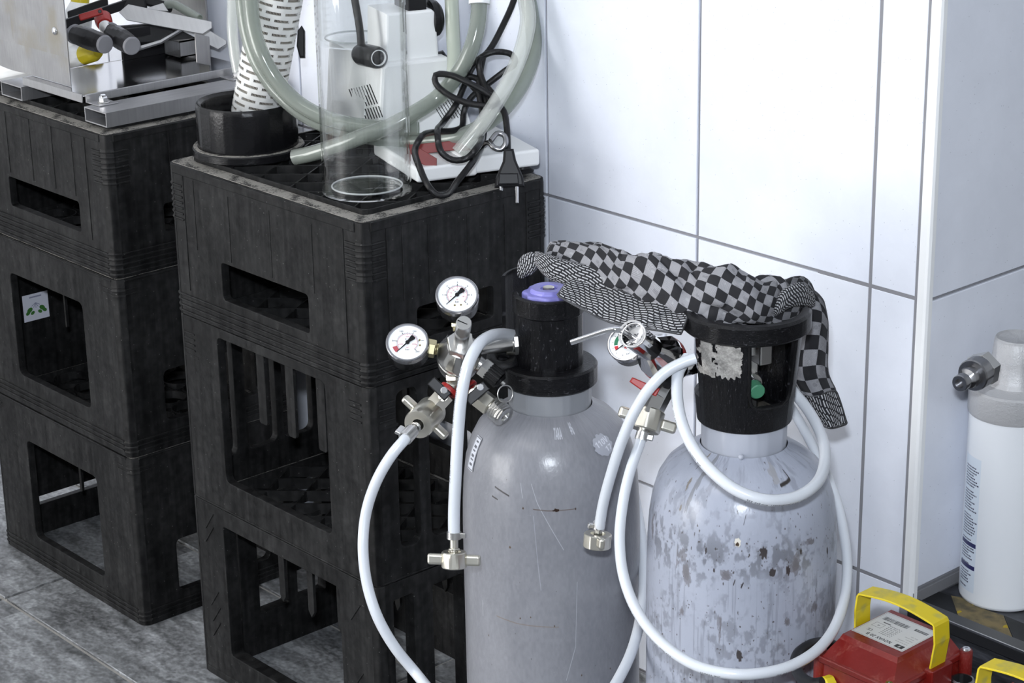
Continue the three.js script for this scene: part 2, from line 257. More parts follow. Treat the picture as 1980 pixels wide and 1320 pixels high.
function crate(label, at, o) {
  const c = thing('bottle_crate', label, 'crate', at, o.group), H = o.H, t = o.t ?? 0.012, R = 0.0125, w = CW - 2 * R, d = CD - 2 * R;
  const front = boxUV(merge([panelGeo(w, H, t, o.front, o.frontRibs), ...(o.hatch ?? []).map(([x, y]) => box(-0.0165, 0.0165, -0.0009, 0.0009, -0.002, 0.0013, 0.0008).rotateZ(0.92).translate(x, y, 0))])), backG = boxUV(panelGeo(w, H, t, o.back ?? [[-0.06, 0.06, 0.045, 0.085]], o.frontRibs));
  const side = boxUV(panelGeo(d, H, t, o.side, o.sideRibs));
  mesh(c, 'front_panel', front.translate(0, 0, CD / 2), M.crate);
  mesh(c, 'back_panel', backG.rotateY(Math.PI).translate(0, 0, -CD / 2), M.crate);
  mesh(c, 'side_panel', side.clone().rotateY(Math.PI / 2).translate(CW / 2, 0, 0), M.crate);
  mesh(c, 'side_panel', (o.sideFar ? boxUV(panelGeo(d, H, t, o.sideFar, o.sideRibs)) : side.clone()).rotateY(-Math.PI / 2).translate(-CW / 2, 0, 0), M.crate);
  const cg = boxUV(cornerGeo(H, o.bands));
  for (const [sx, sz, a] of [[1, 1, 0], [1, -1, 1], [-1, -1, 2], [-1, 1, 3]]) mesh(c, 'corner_post', cg.clone().rotateY(a * Math.PI / 2).translate(sx * (CW / 2 - R), 0, sz * (CD / 2 - R)), M.crate);
  // the crate's floor, facing up: dusty ledge, raised foot ring, ribs
  const e = 0.0235, yl = H + 0.0006, L = new THREE.Shape(); roundRect(-CW / 2 + 0.003, CW / 2 - 0.003, -CD / 2 + 0.003, CD / 2 - 0.003, 0.01, class extends THREE.Shape {}).getPoints().forEach((p, i) => (i ? L.lineTo(p.x, p.y) : L.moveTo(p.x, p.y)));
  L.holes.push(roundRect(-CW / 2 + e, CW / 2 - e, -CD / 2 + e, CD / 2 - e, 0.012));
  mesh(c, 'ledge', boxUV(extrude(L, 0.006, 0.0004).rotateX(-Math.PI / 2).translate(0, yl - 0.006, 0)), M.ledge);
  const rim = new THREE.Shape(); roundRect(-CW / 2 + e, CW / 2 - e, -CD / 2 + e, CD / 2 - e, 0.012, THREE.Shape).getPoints(6).forEach((p, i) => (i ? rim.lineTo(p.x, p.y) : rim.moveTo(p.x, p.y)));
  rim.holes.push(roundRect(-CW / 2 + e + 0.0022, CW / 2 - e - 0.0022, -CD / 2 + e + 0.0022, CD / 2 - e - 0.0022, 0.011));
  mesh(c, 'foot_rim', boxUV(extrude(rim, 0.022, 0.0005).rotateX(-Math.PI / 2).translate(0, H - 0.0155, 0)), M.crate);
  const X = CW / 2 - e - 0.001, Z = CD / 2 - e - 0.001, bars = [];
  const bar = (ax, az, bx, bz, y1 = H + 0.005, hgt = 0.015, th = 0.002) => { const l = Math.hypot(bx - ax, bz - az); if (l < 0.006) return; const g = box(-l / 2, l / 2, y1 - hgt, y1, -th / 2, th / 2); g.rotateY(-Math.atan2(bz - az, bx - ax)); g.translate((ax + bx) / 2, 0, (az + bz) / 2); bars.push(g); };
  const clip = (px, pz, dx, dz) => { let a = -9, b = 9; for (const [p, q, m] of [[px, dx, X], [pz, dz, Z]]) { const u = (-m - p) / q, v = (m - p) / q; a = Math.max(a, Math.min(u, v)); b = Math.min(b, Math.max(u, v)); } return a < b ? [px + dx * a, pz + dz * a, px + dx * b, pz + dz * b] : null; };
  if (o.rings) {
    for (let i = 0; i < 6; i++) for (let j = 0; j < 4; j++) bars.push(fin(lathe([[0.0265, 0], [0.0285, 0], [0.0285, 0.012], [0.0265, 0.012], [0.0265, 0]], 24), 0.5).translate(-X + X / 6 + i * X / 3, H - 0.0105, -Z + Z / 4 + j * Z / 2));
    for (let i = 1; i < 6; i++) bar(-X + i * X / 3, -Z, -X + i * X / 3, Z, H - 0.003, 0.008); for (let j = 1; j < 4; j++) bar(-X, -Z + j * Z / 2, X, -Z + j * Z / 2, H - 0.003, 0.008);
  } else {
    for (let k = -6; k <= 6; k++) { const q = clip(k * 0.058, 0, Math.SQRT1_2, -Math.SQRT1_2); if (q) bar(...q); }
    for (let k = -5; k <= 5; k++) { const q = clip(k * 0.062 + 0.012, 0, 0.545, 0.838); if (q) bar(...q, H + 0.004, 0.012); }
    for (let k = -7; k <= 7; k++) { const q = clip(k * 0.045, 0, 0.02, 1); if (q) bar(...q, H - 0.004, 0.006, 0.0016); }
  }
  mesh(c, 'base_grid', boxUV(merge(bars)), M.crate);
  for (const [x, z, y0, bw, tip] of o.dividers ?? []) {
    const s = tip ? shape([[-bw / 2, y0 + 0.009], [0, y0], [bw / 2, y0 + 0.009], [bw / 2, H - 0.01], [-bw / 2, H - 0.01]]) : roundRect(-bw / 2, bw / 2, y0, H - 0.009, bw * 0.28, THREE.Shape);
    mesh(c, 'divider', boxUV(extrude(s, 0.0045, 0.0006).translate(x, 0, z)), M.crate);
  }
  return c;
}
{
  const w = CW / 2 - 0.0125, d = CD / 2 - 0.0125;
  const lines = (x0, x1, ys, h = 0.0024, dep = 0.0017) => ys.map((y) => [x0, x1, y, y + h, dep]);
  const grooveYs = (y0, n, p) => Array.from({ length: n }, (_, i) => y0 + i * p);
  // the stack by the wall
  const topRibs = (W) => [...lines(-W, W, grooveYs(0.004, 4, 0.0075), 0.003, 0.002), ...lines(-W, -W + 0.02, grooveYs(0.128, 7, 0.0073), 0.003), ...lines(W - 0.02, W, grooveYs(0.128, 7, 0.0073), 0.003), [-W + 0.022, -W + 0.0236, 0.036, 0.19, 0.0012], [W - 0.0236, W - 0.022, 0.036, 0.19, 0.0012], [-W + 0.045, -W + 0.0462, 0.095, 0.186, 0.0008], [-W * 0.36, -W * 0.36 + 0.0012, 0.095, 0.18, 0.0008], [W * 0.1, W * 0.1 + 0.0012, 0.095, 0.18, 0.0008], [W * 0.55, W * 0.55 + 0.0012, 0.095, 0.18, 0.0008], [-W, W, 0.188, 0.1995, 0.0016]];
  crate('black bottle crate under the clear acrylic tube, closed walls with one hand slot', [-0.7457, 0.5195, 0.1835], { H: 0.2, front: [[-0.091, 0.09, 0.041, 0.09, 0.006]], side: [[-0.0665, 0.0525, 0.0425, 0.0825, 0.006]], frontRibs: topRibs(w), sideRibs: topRibs(d), bands: [[0.128, 0.18, 0.0073], [0.003, 0.034, 0.0075]] });
  const midRibs = (W) => [...lines(-W + 0.002, -W + 0.025, [0.232, 0.2245, 0.217, 0.2095]), ...lines(W - 0.025, W - 0.002, [0.232, 0.2245, 0.217, 0.2095]), [-W, W, 0.2, 0.204, 0.0006].map((v, i) => (i === 0 ? -W : i === 1 ? -W + 0.03 : v)), [-W, W, 0.0005, 0.003, 0.0012]];
  crate('middle black bottle crate behind the gauges, large window with three flat hanging bars', [-0.7457, 0.2625, 0.1835], { H: 0.256, front: [[-0.112, 0.115, 0.043, 0.243, 0.009]], side: [[0.0715, 0.1035, 0.04, 0.243, 0.012], [0.006, 0.0545, 0.04, 0.243, 0.012], [-0.0545, -0.006, 0.04, 0.243, 0.012], [-0.1035, -0.0715, 0.04, 0.243, 0.012]], frontRibs: midRibs(w), sideRibs: midRibs(d), bands: [],
    dividers: [-0.045, 0.0165, 0.08].flatMap((x) => [[x, 0.121, 0.138, 0.017, false], [x, 0.02, 0.14, 0.01, false], [x, -0.06, 0.14, 0.01, false]]) });
  const hatch = [[-0.158, 0.075], [-0.156, 0.098], [-0.158, 0.121], [-0.16, 0.215], [-0.158, 0.235], [0.156, 0.075], [0.156, 0.098], [0.156, 0.121], [0.156, 0.215]];
  crate('lowest black bottle crate beside the grey cylinders, deep framed window with pointed hanging bars', [-0.7457, 0, 0.1835], { H: 0.2615, t: 0.02, hatch, front: [[-0.127, 0.124, 0.047, 0.237, 0.005]], side: [[0.0865, 0.1185, 0.06, 0.238, 0.004], [0.008, 0.0565, 0.06, 0.238, 0.004], [-0.0565, -0.008, 0.06, 0.238, 0.004], [-0.1185, -0.0865, 0.06, 0.238, 0.004]], frontRibs: [[-w, w, 0.002, 0.012, 0.0012]], sideRibs: [[-d, d, 0.002, 0.012, 0.0012], [0.0705, 0.0735, 0.05, 0.245, 0.002]], bands: [], back: [[-0.08, 0.08, 0.1, 0.15]],
    dividers: [-0.0375, 0.0245, 0.087].flatMap((x) => [[x, 0.112, 0.15, 0.0125, true], [x, 0.02, 0.15, 0.0105, true], [x, -0.06, 0.15, 0.0105, true]]) });
  // the stack at the left edge
  const lTop = (W) => [...lines(-W, W, grooveYs(0.003, 5, 0.0072), 0.003, 0.002), ...lines(-W, -W + 0.022, grooveYs(0.13, 7, 0.0073), 0.003), ...lines(W - 0.022, W, grooveYs(0.13, 7, 0.0073), 0.003), [W - 0.0405, W - 0.039, 0.045, 0.192, 0.0012], [W - 0.075, W - 0.0735, 0.1, 0.192, 0.0009], [W * 0.32, W * 0.32 + 0.0013, 0.1, 0.192, 0.0009], [0, 0.0013, 0.1, 0.192, 0.0009], [-W * 0.35, -W * 0.35 + 0.0013, 0.1, 0.192, 0.0009], [-W, W, 0.189, 0.1985, 0.0016]];
  crate('black ribbed bottle crate topmost in the stack at the left, under the metal tray rig', [-1.305, 0.5235, 0.1765], { H: 0.199, rings: true, front: [[-0.073, 0.119, 0.05, 0.093, 0.005]], side: [[-0.06, 0.06, 0.05, 0.09, 0.006]], frontRibs: lTop(w), sideRibs: lTop(d), bands: [[0.13, 0.182, 0.0073], [0.003, 0.038, 0.0072]] });
  const lMid = (W) => [...lines(-W, W, [0.008, 0.015, 0.022], 0.0026, 0.002), ...lines(W - 0.024, W, [0.244, 0.237], 0.0018, 0.001), ...lines(-W, -W + 0.024, [0.244, 0.237], 0.0018, 0.001), [-W, W, 0.2565, 0.2595, 0.0014]];
  crate('black bottle crate in the middle of the left stack, hop sticker seen through its window', [-1.305, 0.261, 0.1765], { H: 0.2605, rings: true, front: [[-0.098, 0.103, 0.048, 0.206, 0.011]], side: [[-0.0805, 0.0805, 0.04, 0.115, 0.01]], sideFar: [], frontRibs: lMid(w), sideRibs: lMid(d), bands: [[0.235, 0.25, 0.007], [0.006, 0.027, 0.007]], dividers: [[-0.035, 0.09, 0.125, 0.004, false], [0.03, -0.05, 0.14, 0.006, false]] });
  crate('black bottle crate at the bottom of the left stack, standing on the floor tiles', [-1.305, 0, 0.1765], { H: 0.259, rings: true, front: [[-0.098, 0.1, 0.044, 0.203, 0.011]], side: [[-0.0805, 0.0805, 0.037, 0.118, 0.01]], sideFar: [[-0.07, 0.09, 0.05, 0.064, 0.004]], frontRibs: lMid(w), sideRibs: lMid(d), bands: [[0.235, 0.25, 0.007], [0.006, 0.027, 0.007]], back: [[-0.08, 0.08, 0.12, 0.16]], dividers: [[-0.035, 0.09, 0.125, 0.006, false], [0.03, -0.05, 0.14, 0.006, false]] });
}

// ---------------------------------------------------------------- gas cylinders with their collars
const A1 = [-0.23, 0.33], A2 = [0, 0.283], PH1 = 0.827, PH2 = 0.73;   // axes on the floor; the lathe angle that faces the room
function cylUV(g) { const p = g.attributes.position, uv = g.attributes.uv; for (let i = 0; i < p.count; i++) uv.setXY(i, uv.getX(i), p.getY(i) / 0.64); return g; }
function sector(prof, a0, a1, seg = 40) {      // closed profile swept between two angles, with end caps
  const g = fin(lathe([...prof, prof[0]], seg, a0, a1 - a0), 0.6), caps = [];
  for (const [a, s] of [[a0, 1], [a1, -1]]) {
    const q = new THREE.ShapeGeometry(shape(prof)); if (s < 0) { const ix = q.index.array; for (let i = 0; i < ix.length; i += 3) { const t = ix[i]; ix[i] = ix[i + 1]; ix[i + 1] = t; } }
    q.rotateY(a - Math.PI / 2); q.computeVertexNormals(); caps.push(plain(q));
  }
  return merge([g, ...caps]);
}
const rr = (r0, r1, y0, y1, c = 0.001) => [[r0, y0 + c], [r0 + c, y0], [r1 - c, y0], [r1, y0 + c], [r1, y1 - c], [r1 - c, y1], [r0 + c, y1], [r0, y1 - c]];
const TW = 2048, TH = 1024, PX = (a) => a / (Math.PI * 2) * TW, PY = (y) => (1 - y / 0.64) * TH;
function noisePaint(x, w, h, fn) { const im = x.getImageData(0, 0, w, h), d = im.data; for (let j = 0; j < h; j++) for (let i = 0; i < w; i++) { const c = fn(i / w, j / h), k = (j * w + i) * 4; d[k] = clamp(c[0], 0, 255); d[k + 1] = clamp(c[1], 0, 255); d[k + 2] = clamp(c[2], 0, 255); d[k + 3] = 255; } x.putImageData(im, 0, 0); }
function stroke(x, pts, w, c) { x.strokeStyle = c; x.lineWidth = w; x.lineCap = 'round'; x.lineJoin = 'round'; x.beginPath(); pts.forEach(([a, y], i) => (i ? x.lineTo(PX(a), PY(y)) : x.moveTo(PX(a), PY(y)))); x.stroke(); }
function blob(x, [a, y], w, h, c, n = 14) { x.fillStyle = c; x.beginPath(); for (let i = 0; i < n; i++) { const t = i / n * 6.283, k = 0.55 + 0.6 * rnd(); const X = PX(a) + Math.cos(t) * w * k, Y = PY(y) + Math.sin(t) * h * k; i ? x.lineTo(X, Y) : x.moveTo(X, Y); } x.fill(); }
const paint1 = canvasTex(TW, TH, (x, w, h) => {
  noisePaint(x, w, h, (u, v) => { const c = 134 + 12 * (fbm(u * 24, v * 12, 24, 201, 4) - 0.5) + 12 * (fbm(u * 240, v * 120, 240, 204, 2) - 0.5) + 8 * (fbm(u * 40, v * 3, 40, 207, 3) - 0.5); return [c - 2, c - 1, c + 5]; });
  const pale = 'rgba(205,208,216,0.75)';
  stroke(x, [[0.6037,0.5366], [0.6746,0.517], [0.9606,0.4659]], 1.2, pale);
  stroke(x, [[0.4756,0.5364], [0.5027,0.5213]], 1.2, pale);
  stroke(x, [[1.1076,0.4281], [1.0846,0.3537], [0.9759,0.3154]], 1.3, pale);
  stroke(x, [[0.6329,0.5024], [0.6769,0.4503], [0.7072,0.421]], 2.6, 'rgba(190,193,205,0.4)');
  stroke(x, [[6.2242,0.3928], [6.227,0.3748]], 1.2, pale);
  stroke(x, [[0.6283,0.5104], [0.7968,0.5093], [1.1017,0.5098]], 1.1, 'rgba(70,50,38,0.7)');
  blob(x, [0.8861,0.5098], 13, 3.5, 'rgb(42,26,18)'); blob(x, [1.1017,0.5098], 3, 2, 'rgb(50,34,24)'); blob(x, [0.5126,0.5105], 3, 2, 'rgb(60,44,30)');
  stroke(x, [[0.1405,0.527], [0.3373,0.521]], 2.2, 'rgb(38,36,38)'); stroke(x, [[0.1074,0.5163], [0.1879,0.5143]], 2, 'rgb(46,42,42)');
  stroke(x, [[1.4843,0.5167], [1.5438,0.5168]], 1.6, 'rgb(40,38,40)'); blob(x, [0.3576,0.465], 4, 2, 'rgb(90,74,58)');
  stroke(x, [[0.1609,0.3819], [0.4292,0.3792], [0.8954,0.3782]], 1.4, 'rgba(120,96,74,0.5)');
  for (const p of [[0.4674,0.3858], [0.5873,0.3886], [0.0349,0.3549], [0.85,0.3796], [1.1544,0.3192], [1.5253,0.3177]]) blob(x, p, 2.4, 2, 'rgb(74,58,44)');
  for (let i = 0; i < 70; i++) blob(x, [rnd() * 6.28, 0.1 + rnd() * 0.48], 0.6 + rnd() * 1.2, 0.6 + rnd() * 1.2, rnd() < 0.5 ? 'rgba(60,56,54,0.8)' : 'rgba(200,202,210,0.7)', 8);
  x.fillStyle = 'rgba(205,208,216,0.8)'; x.font = 'bold 17px sans-serif'; x.textAlign = 'center';
  { const [a, y] = [1.0121,0.5777]; x.fillText('TARA', PX(a) - 20, PY(y)); x.fillText('#6', PX(a) + 62, PY(y) - 4); }
});
const paint2 = canvasTex(TW, TH, (x, w, h) => {
  noisePaint(x, w, h, (u, v) => {
    const y = (1 - v) * 0.64; let r = 160 + 16 * (fbm(u * 18, v * 9, 18, 211, 4) - 0.5), g = r + 5, b = r + 19;
    const band = Math.exp(-(((y - 0.518) / 0.022) ** 2)) + 0.35 * smooth(0.5, 0.44, y);
    const n = fbm(u * 110, v * 80, 330, 213, 5), st = fbm(u * 260, v * 12, 780, 216, 4), big = fbm(u * 22, v * 14, 22, 223, 4);
    let k = smooth(0.5, 0.72, n + 0.13 * (big - 0.5) + 0.1 * band) * (0.35 + 0.5 * band) * smooth(0.36, 0.6, big + 0.14 * band) + smooth(0.6, 0.8, st) * 0.4 * smooth(0.53, 0.46, y); k = clamp(k);
    r = lerp(r, 112, k); g = lerp(g, 115, k); b = lerp(b, 124, k);
    const d = smooth(0.8, 0.87, fbm(u * 240, v * 170, 720, 229, 3) + 0.05 * band) * 0.8; return [lerp(r, 58, d), lerp(g, 52, d), lerp(b, 50, d)];
  });
  const grey = 'rgba(128,130,138,0.9)';
  const spine = [[0.1257,0.6176], [0.1556,0.6103], [0.1361,0.5981], [0.1047,0.5848], [0.0789,0.5711], [0.0664,0.5627]];
  [19, 20, 15, 11, 8, 4].forEach((r, i) => { blob(x, spine[i], r, 17, grey, 16); blob(x, [spine[i][0] - 0.02, spine[i][1] - 0.004], r * 0.7, 12, grey, 12); });
  for (const [p, a, b] of [[[6.2505,0.5784], 7, 10], [[6.2569,0.5567], 6, 6], [[0.0009,0.6048], 8, 7], [[6.2043,0.5978], 6, 9]]) blob(x, p, a, b, 'rgba(120,112,102,0.85)');
  blob(x, [1.2248,0.5912], 26, 12, 'rgba(150,150,154,0.8)'); stroke(x, [[1.2575,0.5827], [1.3764,0.584], [1.4435,0.5856], [1.4272,0.5914]], 4, 'rgb(48,44,44)');
  blob(x, [0.6897,0.535], 15, 8, 'rgb(212,208,198)'); blob(x, [0.6849,0.5334], 7, 3.5, 'rgb(66,52,40)');
  for (const [p, a, b] of [[[0.962,0.525], 16, 12], [[1.0533,0.5046], 13, 8], [[0.4527,0.5048], 4, 4], [[0.3556,0.5233], 4, 7], [[1.3864,0.5198], 5, 6], [[1.8233,0.507], 5, 8], [[0.7341,0.4166], 12, 11], [[1.2296,0.5035], 8, 9]]) blob(x, p, a, b, 'rgba(56,50,50,0.9)', 18);
  for (const [p, a, b] of [[[0.0273,0.5071], 34, 20], [[0.1636,0.4918], 26, 22], [[1.289,0.5067], 30, 22], [[0.5603,0.5024], 30, 12], [[1.5177,0.5256], 26, 8], [[5.7836,0.5206], 14, 24], [[1.5918,0.4541], 16, 12], [[1.2169,0.4502], 14, 10], [[0.5171,0.4438], 8, 26], [[0.0901,0.4535], 9, 12]]) for (let q = 0; q < 4; q++) blob(x, [p[0] + (rnd() - 0.5) * a * 0.004, p[1] + (rnd() - 0.5) * b * 0.0006], a * 0.6, b * 0.6, 'rgba(108,106,112,0.6)', 20);
  stroke(x, [[0.7549,0.4939], [0.7351,0.4894]], 3, 'rgb(40,34,32)'); stroke(x, [[0.6713,0.4968], [0.6566,0.4918]], 2.4, 'rgb(48,42,40)'); stroke(x, [[0.7719,0.5614], [0.748,0.5525]], 1.8, 'rgba(70,70,76,0.9)');
});
M.paint1 = std([1, 1, 1], 0.3, { map: paint1, bumpMap: grainBump, bumpScale: 0.0002 });
M.paint2 = std([1, 1, 1], 0.28, { map: paint2, bumpMap: grainBump, bumpScale: 0.0002 });
{
  const c = thing('gas_cylinder', 'plain grey gas cylinder on the left, lilac handwheel inside its black collar', 'gas cylinder', [A1[0], 0, A1[1]]);
  mesh(c, 'shell', cylUV(plain(lathe([[0, 0], [0.06, 0], [0.082, 0.006], [0.0925, 0.02], [0.0945, 0.035], [0.0945, 0.25], [0.0945, 0.44], [0.0944, 0.46], [0.0938, 0.485], [0.0924, 0.51], [0.0895, 0.534], [0.084, 0.5535], [0.0765, 0.5685], [0.0665, 0.579], [0.0562, 0.5855], [0.0475, 0.59], [0.0445, 0.5925]], 96))), M.paint1);
  mesh(c, 'neck_ring', fin(lathe([[0.04, 0.588], [0.0432, 0.59], [0.0437, 0.6], [0.0437, 0.6155], [0.0425, 0.617], [0.03, 0.617]], 64)), std([0.27, 0.28, 0.3], 0.38));
  const col = mesh(c, 'collar', [sector(rr(0.03, 0.0502, 0.6165, 0.638, 0.002), 0, Math.PI * 2, 72), sector([[0.031, 0.636], [0.0352, 0.636], [0.0352, 0.693], [0.0372, 0.695], [0.0372, 0.7125], [0.0358, 0.714], [0.0325, 0.714], [0.031, 0.712]], PH1 - 1.62, PH1 + 1.66, 48), sector([[0.045, 0.636], [0.049, 0.636], [0.049, 0.728], [0.0478, 0.73], [0.0452, 0.73], [0.045, 0.728]], PH1 + 3.6, PH1 + 4.58, 32)], M.collar);
  mesh(col, 'eyelet', ring([0, 0, 0], [0.3, 1, 0.3], 0.0122, 0.0068, 28).translate(-0.0305, 0.6415, 0.0365), M.collar);
  // valve with its lilac wheel
  const v = mesh(c, 'valve', [fin(lathe([[0, 0.61], [0.014, 0.61], [0.014, 0.64], [0.011, 0.645], [0.011, 0.695], [0, 0.695]], 24), 0.4), rod([-0.008, 0.657, 0.008], [-0.03, 0.657, 0.033], 0.011, 24)], M.nickel);
  const lobes = new THREE.Shape(); for (let i = 0; i <= 96; i++) { const t = i / 96 * Math.PI * 2, r = 0.0262 + 0.0016 * Math.cos(8 * t); i ? lobes.lineTo(r * Math.cos(t), r * Math.sin(t)) : lobes.moveTo(r * Math.cos(t), r * Math.sin(t)); }
  const lilac = std([0.26, 0.25, 0.62], 0.4);
  const wheel = mesh(c, 'handwheel', [extrude(lobes, 0.017, 0.003, 6, 4).rotateX(-Math.PI / 2).translate(0, 0.698, 0), fin(lathe([[0.0085, 0.714], [0.0085, 0.7175], [0.0105, 0.719], [0.0175, 0.719], [0.0195, 0.717], [0.02, 0.714]], 40), 0.5)], lilac);
  mesh(wheel, 'spindle_nut', fin(lathe([[0, 0.7195], [0.0052, 0.7195], [0.006, 0.719], [0.006, 0.712], [0, 0.712]], 24), 0.5), M.nickel);
  void v;
  // two paper marks on the shoulder
  const lab = (aw, y0, y1, r0, r1, a, tx) => { const g = new THREE.LatheGeometry([0, 1, 2, 3, 4].map((i) => new THREE.Vector2(lerp(r0, r1, i / 4) + 0.0016 * Math.sin(i / 4 * Math.PI), lerp(y0, y1, i / 4))), 12, a - aw / 2, aw); return mesh(c, 'sticker', plain(g), std([1, 1, 1], 0.5, { map: tx, side: THREE.DoubleSide })); };
  lab(0.16, 0.531, 0.566, 0.0911, 0.079, [5.9216,0.5594][0], canvasTex(128, 256, (x, w, h) => { x.fillStyle = '#c9ccd4'; x.fillRect(0, 0, w, h); x.strokeStyle = '#70727a'; x.lineWidth = 8; x.strokeRect(8, 8, w - 16, h - 16); x.fillStyle = '#5c5e66'; for (let i = 0; i < 6; i++) x.fillRect(34, 30 + i * 34, 60, 12 + (i % 2) * 8); }));
  mesh(c, 'stamp_mark', plain(new THREE.LatheGeometry([0, 1, 2, 3, 4].map((i) => new THREE.Vector2(lerp(0.0848, 0.0665, i / 4) + 0.0034 * Math.sin(i / 4 * Math.PI), lerp(0.553, 0.5796, i / 4))), 14, [1.5946,0.5903][0] - 0.2, 0.4)), std([1, 1, 1], 0.45, { side: THREE.DoubleSide, alphaTest: 0.5, alphaMap: canvasTex(128, 128, (x, w) => { x.fillStyle = '#000'; x.fillRect(0, 0, w, w); x.fillStyle = '#fff'; x.beginPath(); for (let i = 0; i < 30; i++) { const t = i / 30 * 6.283, k = 44 + 12 * rnd(); x.lineTo(64 + Math.cos(t) * k, 64 + Math.sin(t) * k * 0.95); } x.fill(); }), map: canvasTex(128, 128, (x, w) => { x.fillStyle = '#a9abb4'; x.fillRect(0, 0, w, w); x.fillStyle = '#d4d6de'; x.font = 'bold 34px sans-serif'; x.textAlign = 'center'; x.save(); x.translate(64, 64); x.rotate(-0.2); x.fillText('110V', 0, -2); x.fillText('17', 18, 32); x.restore(); }) }));
}
{
  const c = thing('gas_cylinder', 'weathered pale grey gas cylinder on the right, stained paint and green capped valve', 'gas cylinder', [A2[0], 0, A2[1]]);
  mesh(c, 'shell', cylUV(plain(lathe([[0, 0], [0.06, 0], [0.082, 0.006], [0.0925, 0.02], [0.095, 0.035], [0.095, 0.25], [0.095, 0.44], [0.0949, 0.47], [0.0942, 0.5], [0.0926, 0.526], [0.0895, 0.547], [0.084, 0.5655], [0.076, 0.5785], [0.0655, 0.588], [0.055, 0.595], [0.046, 0.5995], [0.043, 0.602]], 96))), M.paint2);
  mesh(c, 'neck_ring', [fin(lathe([[0.036, 0.597], [0.0415, 0.599], [0.042, 0.606], [0.042, 0.627], [0.041, 0.629], [0.02, 0.629]], 64)), new THREE.SphereGeometry(0.003, 12, 8).translate(0.0435 * Math.sin(PH2 - 0.05), 0.6035, 0.0435 * Math.cos(PH2 - 0.05))], std([0.38, 0.4, 0.46], 0.4));
  const wall = (y0, y1, a0, a1) => { const r = (y) => lerp(0.0464, 0.0545, clamp((y - 0.628) / 0.09)); return sector([[r(y0) - 0.004, y0], [r(y0) - 0.0005, y0], [r(y0), y0 + 0.0006], [r(y1), y1], [r(y1) - 0.004, y1]], PH2 + a0, PH2 + a1, 40); };
  const col = mesh(c, 'collar', [sector(rr(0.0505, 0.0625, 0.7215, 0.7415, 0.0025), PH2 - 1.75, PH2 + 1.6, 64), wall(0.628, 0.722, -1.1, 0.06), wall(0.628, 0.722, 1.06, 4.25), wall(0.628, 0.656, 0.05, 1.07), wall(0.628, 0.656, 4.24, 5.2), sector(rr(0.03, 0.0462, 0.6285, 0.634, 0.001), 0, Math.PI * 2, 64)], M.collar);
  // rounded lip round the side opening
  const op = (a, y) => { const r = lerp(0.0464, 0.0545, clamp((y - 0.628) / 0.09)) + 0.0002; return [r * Math.sin(PH2 + a), y, r * Math.cos(PH2 + a)]; };
  mesh(col, 'opening_lip', tube([op(0.07, 0.72), op(0.08, 0.69), op(0.09, 0.668), op(0.14, 0.6585), op(0.25, 0.655), op(0.56, 0.654), op(0.88, 0.655), op(1.0, 0.659), op(1.05, 0.67), op(1.06, 0.69), op(1.07, 0.72)], 0.0017, 80, 8), M.collar);
  mesh(c, 'deck', fin(lathe([[0, 0.6355], [0.03, 0.6355], [0.031, 0.633], [0, 0.633]], 48)), std([0.3, 0.28, 0.25], 0.7, { map: dusty }));
  const ragged = canvasTex(512, 512, (x, w, h) => { noisePaint(x, w, h, (u, v) => { const e = Math.min(u * 1.2, 1.05 - u, 1.3 - v, 0.2 + v); const jag = 0.1 * fbm(u * 14, v * 14, 14, 241, 4), tear = smooth(0.56, 0.6, fbm(u * 5 + 3, v * 5, 5, 247, 5)); const ang = Math.atan2(v - 0.45, u - 0.72), bite = (u > 0.5 ? 0.42 + 0.035 * Math.sin(ang * 22) : 9) - Math.hypot((u - 0.72) * 1.1, v - 0.4); const on = e > 0.02 + jag && !(tear > 0.5 && (u < 0.2 || (u > 0.44 && u < 0.56))) && bite > 0 && v < 0.9 - 0.1 * jag * 10; const c = on ? 255 : 0; return [c, c, c]; }); });
  const paper = tex(256, 256, (u, v) => { const c = 150 + 80 * (fbm(u * 9, v * 9, 9, 251, 5) - 0.5) + 50 * (fbm(u * 50, v * 50, 50, 257, 3) - 0.5); return [c, c * 0.985, c * 0.96]; });
  { const g = new THREE.LatheGeometry([0, 1, 2, 3].map((i) => new THREE.Vector2(lerp(0.0506, 0.0547, i / 3) + 0.0004, lerp(0.678, 0.7205, i / 3))), 24, PH2 - 1.12, 1.08); mesh(col, 'torn_sticker', plain(g), std([1, 1, 1], 0.75, { map: paper, alphaMap: ragged, alphaTest: 0.5, side: THREE.DoubleSide })); }
  const q = (r, a, y) => [r * Math.sin(PH2 + a), y, r * Math.cos(PH2 + a)];
  const v = mesh(c, 'valve', [box(-0.011, 0.011, 0.634, 0.704, -0.011, 0.011, 0.002).rotateY(PH2 + 0.2), fin(lathe([[0, 0.7], [0.014, 0.7], [0.0165, 0.702], [0.0165, 0.712], [0, 0.714]], 24), 0.5).translate(...q(0.012, 0.2, 0)), box(-0.007, 0.007, 0.694, 0.716, 0.01, 0.038, 0.002).rotateY(PH2 + 0.55), rod(q(0.006, 0.25, 0.6715), q(0.022, 0.3, 0.6705), 0.011, 24)], M.steel);
  mesh(v, 'safety_cap', hexRod(q(0.02, 0.3, 0.6705), q(0.0275, 0.31, 0.6695), 0.0085), M.darkSteel);
  mesh(v, 'green_cap', [rod(q(0.026, 0.31, 0.6697), q(0.0385, 0.33, 0.668), 0.0076, 24, 0.001)], std([0.06, 0.23, 0.13], 0.55)).userData.label = 'round green plastic cap';
}

